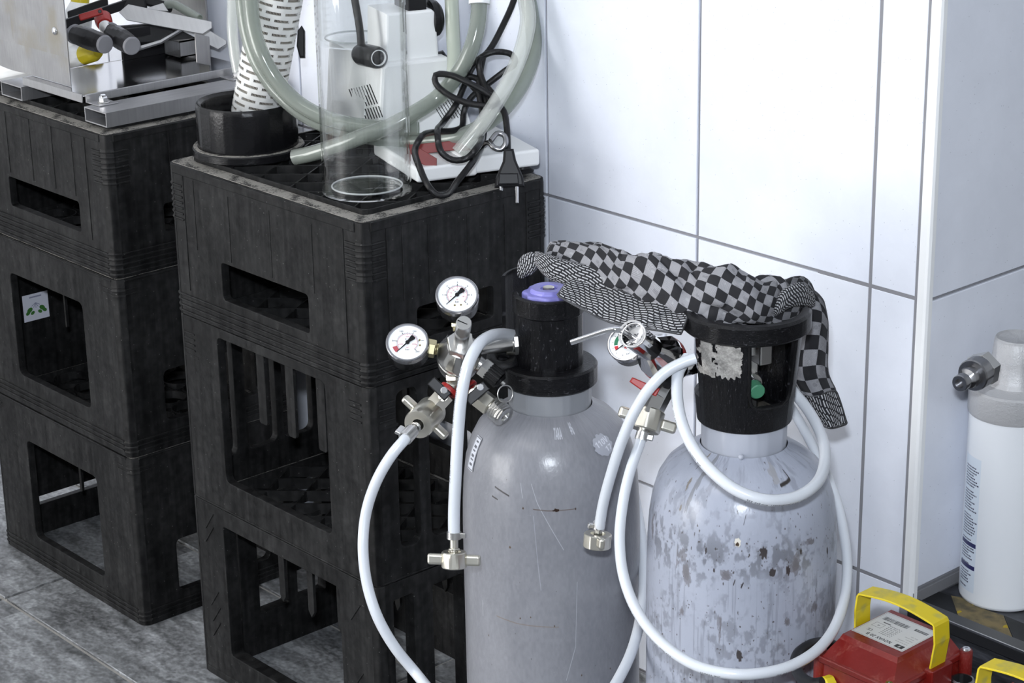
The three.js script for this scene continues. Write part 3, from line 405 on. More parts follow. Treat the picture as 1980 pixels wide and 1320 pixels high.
// ---------------------------------------------------------------- pressure regulators, valves and gas hoses
const RX = V([0.66693, -0.01663, -0.74494]), UX = V([-0.23892, 0.94219, -0.23493]), BX = V([0.70578, 0.33467, 0.6244]);   // right, up, towards the room: the way the fittings are turned
const dir = (dx, dy, db = 0) => RX.clone().multiplyScalar(dx).addScaledVector(UX, -dy).addScaledVector(BX, db).normalize();
const off = (A, dx, dy, db = 0) => V(A).addScaledVector(RX, dx).addScaledVector(UX, -dy).addScaledVector(BX, db);
function slab(pts, d, bev = 0.0008, back = 0) { const o = V(pts[0]), p = pts.map((q) => { const w = V(q).sub(o); return [w.dot(RX), w.dot(UX)]; }); let a = 0; p.forEach(([x, y], i) => { const [x2, y2] = p[(i + 1) % p.length]; a += x * y2 - x2 * y; }); if (a < 0) p.reverse(); const g = extrude(shape(p), d, bev); g.translate(0, 0, back - d / 2); g.applyMatrix4(new THREE.Matrix4().makeBasis(RX, UX, BX)); g.translate(o.x, o.y, o.z); return g; }
function dialTex(kind) {
  return canvasTex(512, 512, (x, w) => {
    x.fillStyle = '#f4f7fb'; x.fillRect(0, 0, w, w); x.translate(256, 256); x.textAlign = 'center'; x.textBaseline = 'middle';
    const tick = (deg, r0, r1, lw, c) => { const t = deg * Math.PI / 180; x.strokeStyle = c; x.lineWidth = lw; x.beginPath(); x.moveTo(Math.cos(t) * r0, Math.sin(t) * r0); x.lineTo(Math.cos(t) * r1, Math.sin(t) * r1); x.stroke(); };
    const at = (deg, r, s, c, f) => { const t = deg * Math.PI / 180; x.fillStyle = c; x.font = f; x.fillText(s, Math.cos(t) * r, Math.sin(t) * r); };
    if (kind === 'small') {                                            // seen behind the spring handle: green, then red
      x.lineWidth = 60; x.strokeStyle = '#1d6b48'; x.beginPath(); x.arc(0, 0, 150, 3.3, 4.4); x.stroke(); x.strokeStyle = '#b8202a'; x.beginPath(); x.arc(0, 0, 150, 2.85, 3.22); x.stroke();
      for (let i = 0; i <= 8; i++) tick(150 + i * 28, 190, 215, 7, '#222'); x.fillStyle = '#b8202a'; x.beginPath(); x.arc(-20, 62, 14, 0, 7); x.arc(-2, 78, 10, 0, 7); x.fill(); x.fillStyle = '#44464c'; x.fillRect(20, 58, 80, 14); at(90, 170, 'bar', '#222', 'bold 40px sans-serif'); at(118, 190, '0', '#222', 'bold 34px sans-serif'); return;
    }
    const A0 = 135, A1d = 405, n = kind === 'low' ? 60 : 50;
    for (let i = 0; i <= n; i++) tick(A0 + (A1d - A0) * i / n, 132, i % 5 ? 150 : 158, 4.5, '#26262a');
    for (let i = 0; i <= n; i++) if (kind === 'low' || i > 3) tick(A0 + (A1d - A0) * i / n, 122, 131, 3, '#b8405a');
    x.strokeStyle = '#d88a9c'; x.lineWidth = 3; x.beginPath(); x.arc(0, 0, 131, A0 / 57.3, A1d / 57.3); x.stroke();
    const L = kind === 'low' ? ['0', '1', '2', '3', '4', '5', '6'] : ['0', '50', '100', '150', '200', '250'];
    L.forEach((s, i) => { const d = A0 + (A1d - A0) * i / (L.length - 1); tick(d, 136, 170, 9, '#26262a'); if (!(kind !== 'low' && i === 4)) at(d, 192, s, '#1c1c20', 'bold 33px sans-serif'); else at(d, 200, s, '#26262a', 'bold 24px sans-serif'); });
    (kind === 'low' ? ['10', '20', '30', '50', '60', '70', '80'] : ['1000', '2000', '3000']).forEach((s, i, a) => { const d = A0 + 30 + (A1d - A0 - 60) * i / (a.length - 1); tick(d, 112, 126, 6, '#a0263e'); at(d, 88, s, '#b04a60', 'bold 24px sans-serif'); });
    at(-90, 52, 'Kl.2,5', '#44464e', 'bold 28px sans-serif'); at(90, 70, 'psi', '#b04a60', 'bold 22px sans-serif'); at(90, 104, 'bar', '#1c1c20', 'bold 34px sans-serif');
    if (kind === 'high') { x.fillStyle = '#b05058'; x.beginPath(); x.moveTo(Math.cos(2.32) * 140, Math.sin(2.32) * 140); x.arc(0, 0, 208, 2.36, 2.82); x.arc(0, 0, 146, 2.82, 2.32, true); x.fill(); }
    x.strokeStyle = '#8a7a4c'; x.lineWidth = 6; for (const [a, b] of kind === 'low' ? [[-30, 155], [52, 150]] : [[160, -38], [166, 40]]) { x.fillStyle = '#5c5230'; x.beginPath(); x.arc(a, b, 11, 0, 7); x.fill(); x.stroke(); }
  });
}
function gauge(parent, C, n, R, D, kind, needleDeg, roll = 0) {
  n = V(n).normalize(); let ex = RX.clone().addScaledVector(n, -RX.dot(n)).normalize(); ex.applyAxisAngle(n, roll); const ey = n.clone().cross(ex), P = V(C), bk = P.clone().addScaledVector(n, -D);
  const mt = new THREE.Matrix4().makeBasis(ex, ey, n); const put = (g, z) => { g = plain(g); g.translate(0, 0, z); g.applyMatrix4(mt); g.translate(P.x, P.y, P.z); return g; };
  const b = part(parent, 'gauge', turned(bk, P, [[0, 0], [R * 0.7, 0], [R * 0.92, 0.12], [R * 0.96, 0.2], [R * 0.96, 0.99], [0, 0.99]], 56), M.black);
  part(b, 'bezel', fin(put(plain(lathe([[R * 0.86, -0.003], [R * 0.87, 0.0002], [R * 0.9, 0.0014], [R * 0.96, 0.0014], [R, 0.0002], [R, -0.006], [R * 0.95, -0.0065]], 64)).rotateX(Math.PI / 2), 0), 0.6), M.bezel);
  part(b, 'dial', put(new THREE.CircleGeometry(R * 0.885, 56), 0.0002 - 0.0024 + 0.0022), std([1, 1, 1], 0.6, { map: dialTex(kind) }));
  const t = needleDeg * Math.PI / 180, nd = shape([[-R * 0.035, 0], [R * 0.035, 0], [R * 0.012, R * 0.66], [-R * 0.012, R * 0.66]]), tail = shape([[-R * 0.04, 0], [R * 0.04, 0], [R * 0.13, -R * 0.36], [R * 0.08, -R * 0.42], [-R * 0.08, -R * 0.42], [-R * 0.13, -R * 0.36]]);
  part(b, 'needle', [nd, tail].map((s) => put(extrude(s, 0.0005, 0).rotateZ(t), 0.0006)).concat(put(new THREE.CylinderGeometry(R * 0.1, R * 0.1, 0.001, 20).rotateX(Math.PI / 2), 0.0009)), M.blackSoft);
  return b;
}
function wingNut(parent, A, B, R, wing, wl, mat) {     // threaded ring nut with two ears
  const m = V(A).lerp(V(B), 0.5), w = V(wing).normalize(), ax = V(B).sub(V(A)).normalize(), up = ax.clone().cross(w).normalize();
  const n = part(parent, 'wing_nut', [turned(A, B, [[R * 0.55, 0], [R * 0.93, 0], [R, 0.06], [R, 0.94], [R * 0.94, 1], [R * 0.4, 1], [R * 0.38, 0.4], [R * 0.5, 0.3], [R * 0.55, 0]], 40)], mat);
  for (const s of wl) { const c = m.clone().addScaledVector(w, s * (R + 0.0062)); part(n, 'ear', frameBox(c, w, ax, w.clone().cross(ax), 0.0165, 0.0115, 0.0072, 0.003), mat); }
  void up; return n;
}
const hoseMap = canvasTex(1024, 128, (x, w, h) => { x.fillStyle = '#f3f5f8'; x.fillRect(0, 0, w, h); x.fillStyle = 'rgba(70,72,80,0.8)'; x.font = 'bold 19px sans-serif'; x.fillText('TEX  6x9 mm   LEBENSMITTELECHT   BIER  CO2', 40, 60); x.fillText('12/2011  PVC', 640, 60); });
hoseMap.wrapS = hoseMap.wrapT = THREE.RepeatWrapping; hoseMap.repeat.set(6, 1);
const MHose = std([0.9, 0.92, 0.95], 0.28, { transmission: 0.25, thickness: 0, map: hoseMap });
const nNormal = dir(0, -Math.tan(28 / 57.3), 1);
{
  const t = thing('pressure_regulator', 'steel pressure regulator with two round white gauges, on the left gas cylinder', 'regulator', [-0.2799,0.651,0.4138]);
  // body, bonnet, adjusting screw
  const P0 = [-0.2879,0.6377,0.4059], P1 = [-0.2146,0.7149,0.4579];
  const body = part(t, 'body', turned(P0, P1, [[0, 0], [0.0165, 0], [0.0208, 0.05], [0.0208, 0.15], [0.0226, 0.17], [0.0228, 0.22], [0.0216, 0.235], [0.0225, 0.25], [0.0225, 0.285], [0.021, 0.31], [0.0135, 0.47], [0, 0.47]], 56), M.steel);
  const at01 = (k) => V(P0).lerp(V(P1), k);
  part(body, 'hex_nut', hexRod(at01(0.45), at01(0.56), 0.0146), M.steel);
  const screw = part(t, 'adjusting_screw', [turned(at01(0.54), at01(1), [[0, 0], [0.0075, 0], [0.0075, 0.5], [0.0064, 0.54], [0.0064, 0.6], [0.0078, 0.64], [0.0078, 0.98], [0.0072, 1], [0, 1]], 32)], M.steel);
  part(screw, 'slot', frameBox(at01(1.0), dir(0.9, 0.4), V(P1).sub(V(P0)), dir(0.4, -0.9, 0.4), 0.0135, 0.0006, 0.0011, 0.0002), M.blackSoft);
  for (const [a, h] of [[[-0.2533,0.6878,0.4489], 30], [[-0.2561,0.6825,0.4501], 75]]) part(body, 'engraved_mark', frameBox(a, dir(Math.sin(h / 57.3), -Math.cos(h / 57.3)), dir(Math.cos(h / 57.3), Math.sin(h / 57.3)), BX, 0.0062, 0.001, 0.0006, 0.0002), M.blackSoft);
  // outlet tube to the cylinder valve
  part(t, 'inlet_tube', [turned([-0.2706,0.661,0.406], [-0.2484,0.6601,0.3573], [[0, 0], [0.0078, 0], [0.0078, 0.86], [0.009, 0.88], [0.009, 0.94], [0, 0.94]], 32), turned([-0.2508,0.6597,0.3602], [-0.2473,0.6601,0.3561], [[0, 0], [0.012, 0], [0.0135, 0.15], [0.0135, 0.85], [0.012, 1], [0, 1]], 8, 0.3)], M.steel);
  // gauges on brass stems
  gauge(t, [-0.2766,0.719,0.4136], nNormal, 0.0222, 0.026, 'low', 136);
  gauge(t, [-0.2987,0.6742,0.4627], nNormal, 0.0222, 0.026, 'high', 136);
  part(t, 'gauge_stem', [hexRod([-0.2865,0.6801,0.4057], [-0.2902,0.6931,0.4029], 0.0082, 0.0006, 4), rod([-0.2851,0.676,0.4063], [-0.287,0.6821,0.4052], 0.0055)], M.brass);
  part(t, 'gauge_stem', [hexRod([-0.3039,0.661,0.4356], [-0.2963,0.6589,0.4282], 0.0095), rod([-0.3076,0.6616,0.4395], [-0.3036,0.661,0.4352], 0.006), ...[0, 1, 2, 3].map((i) => ring(off([-0.296,0.6589,0.4278], i * 0.0016, 0), dir(1, 0.15), 0.0052, 0.0009, 24)), rod([-0.297,0.6589,0.429], [-0.2887,0.6567,0.4207], 0.005)], M.brass);
  // Y piece with two small ball valves
  const Y0 = [-0.2738,0.6284,0.419];
  part(t, 'outlet_nut', hexRod([-0.2747,0.6452,0.4191], [-0.2704,0.6296,0.4225], 0.0115), M.nickel);
  const arm = (tag, a, b, c, d, lv0, lv1, scr, e) => {
    const ax = V(d).sub(V(c)).normalize();
    const v = part(t, 'ball_valve', [turned(Y0, a, [[0, 0], [0.0075, 0], [0.0078, 1], [0, 1]], 28), hexRod(b, c, 0.0112), turned(c, d, [[0, 0], [0.0072, 0], [0.0072, 1], [0, 1]], 28), rod(V(b).lerp(V(c), 0.1), off(V(b).lerp(V(c), 0.1), 0, 0, 0.012), 0.0055)], M.nickel);
    part(v, 'seal_ring', turned(a, V(a).lerp(V(b), 0.55), [[0.006, 0], [0.0102, 0], [0.0105, 0.2], [0.0105, 0.8], [0.0102, 1], [0.006, 1]], 32), M.red);
    const m = V(lv0).lerp(V(lv1), 0.5), lx = V(lv1).sub(V(lv0)).normalize();
    part(v, 'lever', frameBox(m, lx, BX.clone().cross(lx), BX, dist(lv0, lv1), 0.0105, 0.0085, 0.0012), M.blackSoft);
    part(v, 'screw', [rod(off(scr, 0, 0, 0.0035), off(scr, 0, 0, 0.0056), 0.0036, 20)], M.chrome);
    void tag; void e; void ax; return v;
  };
  arm('left', [-0.2728,0.6222,0.4292], [-0.2735,0.6175,0.4357], [-0.276,0.6025,0.4562], [-0.2769,0.5962,0.4654], [-0.2701,0.6394,0.457], [-0.2545,0.6232,0.448], [-0.2586,0.6297,0.4492]);
  const vr = arm('right', [-0.2618,0.6235,0.4161], [-0.2557,0.6196,0.4145], [-0.2351,0.6074,0.4074], [-0.2297,0.6046,0.4059], [-0.2311,0.634,0.4158], [-0.2401,0.6184,0.4343], [-0.2348,0.6321,0.421]);
  const T0 = [-0.2322,0.6072,0.4058], T1 = [-0.2163,0.6,0.4045], tp = []; for (let i = 0; i <= 40; i++) tp.push([0.0108 + 0.0012 * Math.sin(i / 40 * 5 * Math.PI * 2), 0.06 + 0.9 * i / 40]);
  part(vr, 'threaded_end', turned(T0, T1, [[0, 0], [0.0095, 0.02], ...tp, [0.0095, 1], [0.0055, 1], [0.0045, 0.82], [0, 0.82]], 36, 0.9), M.steel);
  // relief valve: chrome tube, hex, ribbed black cap, split pin and wire ring
  const rv = part(t, 'relief_valve', [rod([-0.2654,0.6562,0.4106], [-0.249,0.6436,0.4021], 0.0078, 24), hexRod([-0.2517,0.6461,0.4038], [-0.2447,0.6409,0.4003], 0.0108)], M.steel);
  const ribs = []; { const a = V([-0.2455,0.6414,0.4009]), b = V([-0.2341,0.6329,0.3957]), ax = b.clone().sub(a).normalize(), p = ax.clone().cross(BX).normalize(), q = ax.clone().cross(p); for (let i = 0; i < 18; i++) { const w = i / 18 * 6.283; const o = p.clone().multiplyScalar(Math.cos(w) * 0.0088).addScaledVector(q, Math.sin(w) * 0.0088); ribs.push(rod(a.clone().add(o), b.clone().add(o), 0.0012, 8)); } ribs.push(rod(a, b, 0.0089, 32), turned(b, V([-0.2321,0.6309,0.3946]), [[0.0089, 0], [0.006, 1], [0, 1]], 32)); }
  part(rv, 'ribbed_cap', ribs, M.black);
  part(rv, 'pin', rod([-0.2319,0.634,0.3976], [-0.2255,0.6301,0.3956], 0.0023), M.steel);
  part(rv, 'wire_ring', ring([-0.2199,0.6234,0.4008], dir(0.55, 0.1, 1), 0.0088, 0.0007, 40).scale(1, 1, 1), M.steel);
}
function clampBand(parent, A, B, r, ear) { const c = part(parent, 'hose_clamp', turned(A, B, [[r - 0.0012, 0], [r, 0], [r, 1], [r - 0.0012, 1], [r - 0.0012, 0]], 32), M.steel); const m = V(A).lerp(V(B), 0.5); part(c, 'ear', frameBox(m.clone().addScaledVector(V(ear).normalize(), r + 0.002), V(ear), V(B).sub(V(A)), V(ear).clone().cross(V(B).sub(V(A))), 0.0065, dist(A, B) * 0.8, 0.0045, 0.0012), M.steel); return c; }
{
  const h = thing('gas_hose', 'milky hose screwed to the left ball valve, curving down beside the crates', 'hose', [-0.275,0.5834,0.4845]);
  part(h, 'tube', pipe([[-0.2583,0.597,0.4936], [-0.2538,0.5931,0.5067], [-0.2566,0.5798,0.5217], [-0.2677,0.5517,0.5334], [-0.2745,0.5183,0.5429], [-0.2685,0.4863,0.5533], [-0.2573,0.4518,0.5591], [-0.2422,0.4196,0.5593], [-0.23,0.385,0.548], [-0.2157,0.3541,0.5324], [-0.1703,0.3521,0.5463], [-0.1145,0.3401,0.5537], [-0.0295,0.3428,0.5282], [-0.0212,0.3647,0.4671], [-0.0472,0.3757,0.4025], [-0.0883,0.3844,0.3402], [-0.137,0.3981,0.2838], [-0.1771,0.4203,0.2451], [-0.2269,0.4477,0.2066]], 0.0056, 0.0038, 220), MHose);
  part(h, 'nipple', [turned([-0.2667,0.5999,0.4743], [-0.2546,0.5958,0.5013], [[0, 0], [0.0048, 0], [0.0048, 0.35], [0.0036, 0.4], [0.0036, 1], [0, 1]], 24), ring([-0.2613,0.5988,0.4849], dir(-1, 1, 0.9), 0.0045, 0.0012, 24)], M.steel);
  wingNut(h, [-0.2821,0.6009,0.4464], [-0.2622,0.6,0.4821], 0.0155, dir(1, 0.93, 0), [-1, 1], M.nickel);
  clampBand(h, [-0.2589,0.5976,0.4923], [-0.2545,0.5937,0.5055], 0.0074, dir(-1, -0.5));
}
{
  const h = thing('gas_hose', 'milky hose arching over the regulator and hanging in front of the left cylinder', 'hose', [-0.2258,0.5612,0.4649]);
  part(h, 'tube', pipe([[-0.2582,0.6455,0.3202], [-0.2589,0.6606,0.3449], [-0.2457,0.6756,0.378], [-0.2262,0.6871,0.4138], [-0.2108,0.6885,0.4437], [-0.2055,0.6738,0.4616], [-0.203,0.6479,0.4727], [-0.2039,0.6105,0.4778], [-0.2017,0.5631,0.4846], [-0.2012,0.525,0.4884], [-0.1985,0.4985,0.4916]], 0.0061, 0.0042, 120), MHose);
  part(h, 'nipple', [turned([-0.2005,0.5063,0.4896], [-0.1969,0.4826,0.4935], [[0, 0], [0.0042, 0], [0.0042, 1], [0, 1]], 24), ring([-0.1978,0.4865,0.4925], dir(0, 1), 0.0045, 0.0013, 24)], M.nickel);
  wingNut(h, [-0.1974,0.4845,0.493], [-0.1949,0.4685,0.4957], 0.0127, dir(1, 0.03, 0.1), [-1, 1], M.nickel);
  clampBand(h, [-0.2,0.5044,0.4901], [-0.1991,0.4976,0.4911], 0.0074, dir(1, 0, 0.3));
}
{
  const t = thing('pressure_regulator', 'polished chrome regulator with tommy bar handle and small gauge, on the right cylinder', 'regulator', [-0.0489,0.6872,0.3415]);
  const B0 = [-0.0495,0.6928,0.3473], B1 = [-0.0283,0.7387,0.4108], k = (s) => V(B0).lerp(V(B1), s);
  part(t, 'bonnet', turned(B0, B1, [[0, 0], [0.0215, 0], [0.0225, 0.03], [0.0225, 0.1], [0.0205, 0.17], [0.0138, 0.36], [0.0125, 0.42], [0.0125, 0.93], [0.013, 0.95], [0.0136, 0.98], [0.0136, 1], [0.0115, 1], [0.0106, 0.86], [0, 0.84]], 18, 0.2), M.chrome);
  part(t, 'base_ring', turned(k(-0.09), k(0.02), [[0, 0], [0.0222, 0], [0.023, 0.2], [0.023, 0.8], [0.0222, 1], [0, 1]], 48), M.red);
  part(t, 'body', [turned(k(-0.34), k(-0.08), [[0, 0], [0.017, 0], [0.0185, 0.1], [0.0185, 1], [0, 1]], 40), rod([-0.0517,0.6743,0.3276], [-0.0396,0.6792,0.3112], 0.0088)], M.chrome);
  part(t, 'tommy_bar', tube([[-0.0743,0.7268,0.4451], [-0.0606,0.7337,0.434], [-0.0475,0.7401,0.4237], [-0.0412,0.7416,0.419], [-0.0373,0.7389,0.4128], [-0.033,0.7267,0.3985]], 0.0027, 48, 14), M.chrome);
  part(t, 'spring_ring', ring([-0.0233,0.7389,0.413], dir(-0.45, -0.4, 1), 0.0118, 0.0009, 40), M.chrome);
  gauge(t, [-0.0735,0.7082,0.3741], dir(-0.32, -0.32, 1), 0.018, 0.024, 'small', 110, 0.25);
  part(t, 'gauge_stem', rod([-0.0796,0.6882,0.3517], [-0.0572,0.6763,0.3327], 0.006), M.brass);
  // ball valve below with a red lever
  const v = part(t, 'ball_valve', [hexRod([-0.0451,0.6646,0.3494], [-0.0417,0.6411,0.374], 0.0112), hexRod([-0.0404,0.6615,0.3649], [-0.0378,0.6469,0.3794], 0.0085, 0.0008, 4), rod([-0.0471,0.675,0.3381], [-0.045,0.6627,0.3502], 0.006)], M.steel);
  part(v, 'lever', slab([[-0.0479,0.6846,0.3898], [-0.0353,0.6778,0.3792], [-0.0278,0.6739,0.3728], [-0.0287,0.667,0.3775], [-0.0376,0.6714,0.3853], [-0.0488,0.6805,0.393]], 0.0085, 0.001), M.red).userData.label = 'red plastic lever';
  part(v, 'cap_nut', [hexRod([-0.0343,0.6764,0.3548], [-0.0371,0.6811,0.3634], 0.0075), hexRod([-0.0314,0.6726,0.3536], [-0.0365,0.6746,0.3583], 0.006)], M.black);
  part(t, 'outlet_nipple', turned([-0.0428,0.6451,0.37], [-0.039,0.6272,0.3865], [[0, 0], [0.0062, 0], [0.0062, 0.4], [0.0045, 0.5], [0.0045, 1], [0, 1]], 24), M.steel);
}
{
  const h = thing('gas_hose', 'milky hose hanging short between both cylinders, ending in a loose ring nut', 'hose', [-0.0881,0.5781,0.3803]);
  part(h, 'tube', pipe([[0.0073,0.7111,0.3612], [0.0008,0.7076,0.3705], [-0.0076,0.7001,0.384], [-0.0144,0.6862,0.3991], [-0.0252,0.6635,0.4075], [-0.0401,0.6294,0.4106], [-0.0592,0.5866,0.4071], [-0.0738,0.5482,0.4042], [-0.0809,0.5215,0.4024]], 0.0054, 0.0037, 100), MHose);
  part(h, 'nipple', turned([-0.0811,0.5314,0.4022], [-0.083,0.5107,0.4026], [[0, 0], [0.0042, 0], [0.0042, 1], [0, 1]], 24), M.steel);
  clampBand(h, [-0.0818,0.5253,0.4015], [-0.0825,0.5192,0.4023], 0.0062, dir(-1, 0, 0.2));
  wingNut(h, [-0.0836,0.5131,0.4019], [-0.0831,0.4993,0.4039], 0.0139, dir(0.15, 0.06, 1), [1], M.nickel);
}
{
  const h = thing('gas_hose', 'milky hose from the red lever valve, sweeping round the front of the right cylinder', 'hose', [-0.0329,0.5364,0.4203]);
  part(h, 'tube', pipe([[-0.0389,0.6277,0.3845], [-0.0379,0.6178,0.3903], [-0.0345,0.5956,0.4063], [-0.0251,0.5703,0.4253], [-0.0123,0.542,0.442], [0.005,0.514,0.4535], [0.035,0.4906,0.4642], [0.0773,0.476,0.4722], [0.1149,0.4667,0.4667], [0.1462,0.4643,0.4487], [0.163,0.462,0.4149], [0.1617,0.4583,0.3702], [0.1426,0.4549,0.3136], [0.115,0.4603,0.2618], [0.0866,0.4735,0.2228], [0.0601,0.4899,0.1959], [0.0368,0.5112,0.1788], [0.016,0.5371,0.1724], [-0.0012,0.5662,0.1763], [-0.0136,0.5985,0.1889], [-0.0283,0.6297,0.2049], [-0.0668,0.643,0.2093]], 0.0052, 0.0036, 240), MHose);
  clampBand(h, [-0.0392,0.6291,0.3841], [-0.0381,0.6225,0.388], 0.0062, dir(1, 0.2, 0.2));
  wingNut(h, [-0.0434,0.6474,0.3694], [-0.0399,0.6297,0.3814], 0.015, dir(1, 0.32, -0.1), [-1, 1], M.nickel);
}
{
  const h = thing('gas_hose', 'milky hose looped over the shoulder of the weathered right cylinder', 'hose', [0.0758,0.5874,0.3502]);
  part(h, 'tube', pipe([[-0.0107,0.7053,0.3527], [-0.0066,0.6951,0.3696], [0.0042,0.678,0.3826], [0.0225,0.6605,0.3952], [0.0459,0.642,0.4027], [0.0719,0.6277,0.405], [0.0971,0.6153,0.3992], [0.1165,0.6068,0.3819], [0.1244,0.6021,0.3514], [0.1195,0.6025,0.3167], [0.0943,0.6029,0.2729], [0.0647,0.6077,0.2398], [0.0342,0.619,0.2201], [0.0082,0.6303,0.2114], [-0.0122,0.6426,0.2119], [-0.0369,0.6507,0.2194]], 0.0056, 0.0038, 180), MHose);
}

// ---------------------------------------------------------------- metal tray rig and clamps on the left stack
{
  const yb = 0.7285, rail = (x0, x1) => { const s = shape([[x0, yb], [x1, yb], [x1, yb + 0.02], [x0, yb + 0.02]]); s.holes.push(new THREE.Path([[x0 + 0.0018, yb + 0.0018], [x1 - 0.0018, yb + 0.0018], [x1 - 0.0018, yb + 0.0182], [x0 + 0.0018, yb + 0.0182]].map((p) => new THREE.Vector2(...p)))); return boxUV(extrude(s, 0.272, 0.0003, 2, 1).translate(0, 0, 0.033)); };
  const t = thing('metal_tray', 'folded steel tray bolted on two square aluminium rails', 'tray', [-1.27, yb, 0.17]);
  part(t, 'rail', rail(-1.176, -1.121), M.alu); part(t, 'rail', rail(-1.402, -1.344), M.alu);
  part(t, 'tray_plate', boxUV(box(-1.352, -1.19, 0.7575, 0.7595, 0.03, 0.296, 0.0008)), M.mirrorSteel);
  part(t, 'folded_edge', [boxUV(box(-1.352, -1.194, 0.749, 0.7604, 0.295, 0.2975, 0.0009))], M.alu);
  part(t, 'folded_edge', [boxUV(box(-1.193, -1.1895, 0.749, 0.7604, 0.03, 0.2925, 0.0009)), boxUV(box(-1.192, -1.158, 0.7487, 0.7502, 0.262, 0.292, 0.0006)), boxUV(box(-1.192, -1.158, 0.7487, 0.7502, 0.04, 0.075, 0.0006))], M.alu);
  for (const z of [0.277, 0.058]) { const b = part(t, 'bolt', [hexRod([-1.172, 0.7518, z], [-1.172, 0.758, z], 0.0064), rod([-1.172, 0.757, z], [-1.172, 0.761, z], 0.0038)], M.chrome); part(b, 'washer', rod([-1.172, 0.7502, z], [-1.172, 0.7518, z], 0.0085), M.steel); }
  // standing sheet with a domed rivet
  const sh = new THREE.Shape(); sh.moveTo(-1.249, 0.76); sh.lineTo(-1.249, 0.96); sh.lineTo(-1.53, 0.96); sh.lineTo(-1.53, 0.83); sh.quadraticCurveTo(-1.515, 0.778, -1.446, 0.7608); sh.quadraticCurveTo(-1.41, 0.7575, -1.38, 0.7602); sh.closePath();
  const stained = tex(512, 512, (u, v) => { const c = 158 + 24 * (fbm(u * 7, v * 7, 7, 301, 5) - 0.5) + 14 * (fbm(u * 160, v * 12, 160 * 3, 305, 3) - 0.5), k = smooth(0.45, 0.85, fbm(u * 5 + 2, v * 4, 20, 309, 5)); return [lerp(c, 152, k), lerp(c, 148, k), lerp(c * 1.01, 138, k)]; }, true, [5, 5]);
  const plate = part(t, 'standing_sheet', boxUV(extrude(sh, 0.002, 0.0003).translate(0, 0, 0.279)), std([1, 1, 1], 0.5, { metalness: 0.75, map: stained }));
  part(plate, 'rivet', new THREE.SphereGeometry(0.0058, 20, 12).scale(1, 1, 0.6).translate(-1.277, 0.834, 0.282), M.chrome);
}
{
  const t = thing('angle_bracket', 'stainless U bracket standing upright at the far end of the tray', 'bracket', [-1.29, 0.7595, 0.05]);
  part(t, 'upright', [boxUV(frameBox([-1.2067,0.789,0.0902], dir(0.5, 0, -1), [0, 1, 0], dir(1, 0, 0.3), 0.034, 0.042, 0.0022, 0.0008))], M.sheetSteel);
  part(t, 'box_tube', [boxUV(box(-1.33, -1.288, 0.763, 0.765, 0.045, 0.075)), boxUV(box(-1.33, -1.288, 0.785, 0.787, 0.045, 0.075)), boxUV(box(-1.33, -1.328, 0.763, 0.787, 0.045, 0.075)), boxUV(box(-1.29, -1.288, 0.763, 0.787, 0.045, 0.075))], M.sheetSteel);
  part(t, 'back_plate', boxUV(box(-1.42, -1.30, 0.76, 0.9, 0.016, 0.0195, 0.0008)), M.sheetSteel);
}
// screw clamps lying on the tray: rail, jaws, spindle, two-tone grip
function clampTool(label, grip0, grip1, bar0, bar1, red) {
  const t = thing('screw_clamp', label, 'clamp', [(grip0[0] + grip1[0]) / 2, 0.7595, (grip0[2] + grip1[2]) / 2], 'screw clamps on the metal tray');
  const g = [], n = 6; g.push([0, 0], [0.01116, 0], [0.01302, 0.03]); for (let i = 0; i <= 40; i++) { const s = i / 40; g.push([0.01314 + 0.00174 * Math.sin(s * 3.1) - 0.0004 * Math.max(0, Math.cos(s * n * 6.283)) ** 8, 0.05 + 0.88 * s]); } g.push([0.01314, 0.97], [0.01166, 1], [0, 1]);
  const h = part(t, 'grip', turned(grip0, grip1, g, 36, 0.8), M.blackSoft);
  const d = V(grip1).sub(V(grip0)).normalize(), e = V(grip1);
  part(h, 'grip_end', turned(e.clone().addScaledVector(d, -0.002), e.clone().addScaledVector(d, 0.0016), [[0.00992, 0], [0.01290, 0.2], [0.01240, 0.7], [0.01091, 1], [0, 1]], 32), M.rubberGrey);
  part(h, 'grip_collar', turned(V(grip0).addScaledVector(d, -0.003), V(grip0).addScaledVector(d, 0.005), [[0, 0], [0.01265, 0], [0.01401, 0.3], [0.01401, 0.8], [0.01277, 1]], 32), M.rubberGrey);
  const s = d.clone().cross(V([0, 1, 0])).normalize(), up = s.clone().cross(d);
  part(h, 'grip_inlay', frameBox(V(grip0).lerp(e, 0.42).addScaledVector(up, 0.01339).addScaledVector(s, -0.002), d, s, up, 0.026, 0.0065, 0.003, 0.0012), M.rubberGrey);
  part(t, 'spindle', rod(V(grip0).addScaledVector(d, -0.03), grip0, 0.0035), M.darkSteel);
  const bd = V(bar1).sub(V(bar0)).normalize();
  part(t, 'bar', frameBox(V(bar0).lerp(V(bar1), 0.5), bd, [0, 1, 0], bd.clone().cross(V([0, 1, 0])), dist(bar0, bar1), 0.0135, 0.006, 0.001), M.blackSoft);
  if (red) { const [c, a, r] = red; part(t, 'knob', turned(c, a, [[0, 0], [r * 0.8, 0], [r, 0.15], [r, 0.6], [r * 0.85, 0.9], [0, 1]], 28), M.red); part(t, 'ferrule', turned(a, V(a).lerp(V(c), -0.7), [[r * 0.72, 0], [r * 0.7, 0.5], [r * 0.4, 1], [0, 1]], 24), M.steel); }
  return t;
}
clampTool('screw clamp with black grey grip nearest the standing steel sheet', [-1.3234,0.8146,0.2244], [-1.2398,0.8122,0.2272], [-1.3781,0.817,0.221], [-1.3693,0.8363,0.1045], null);
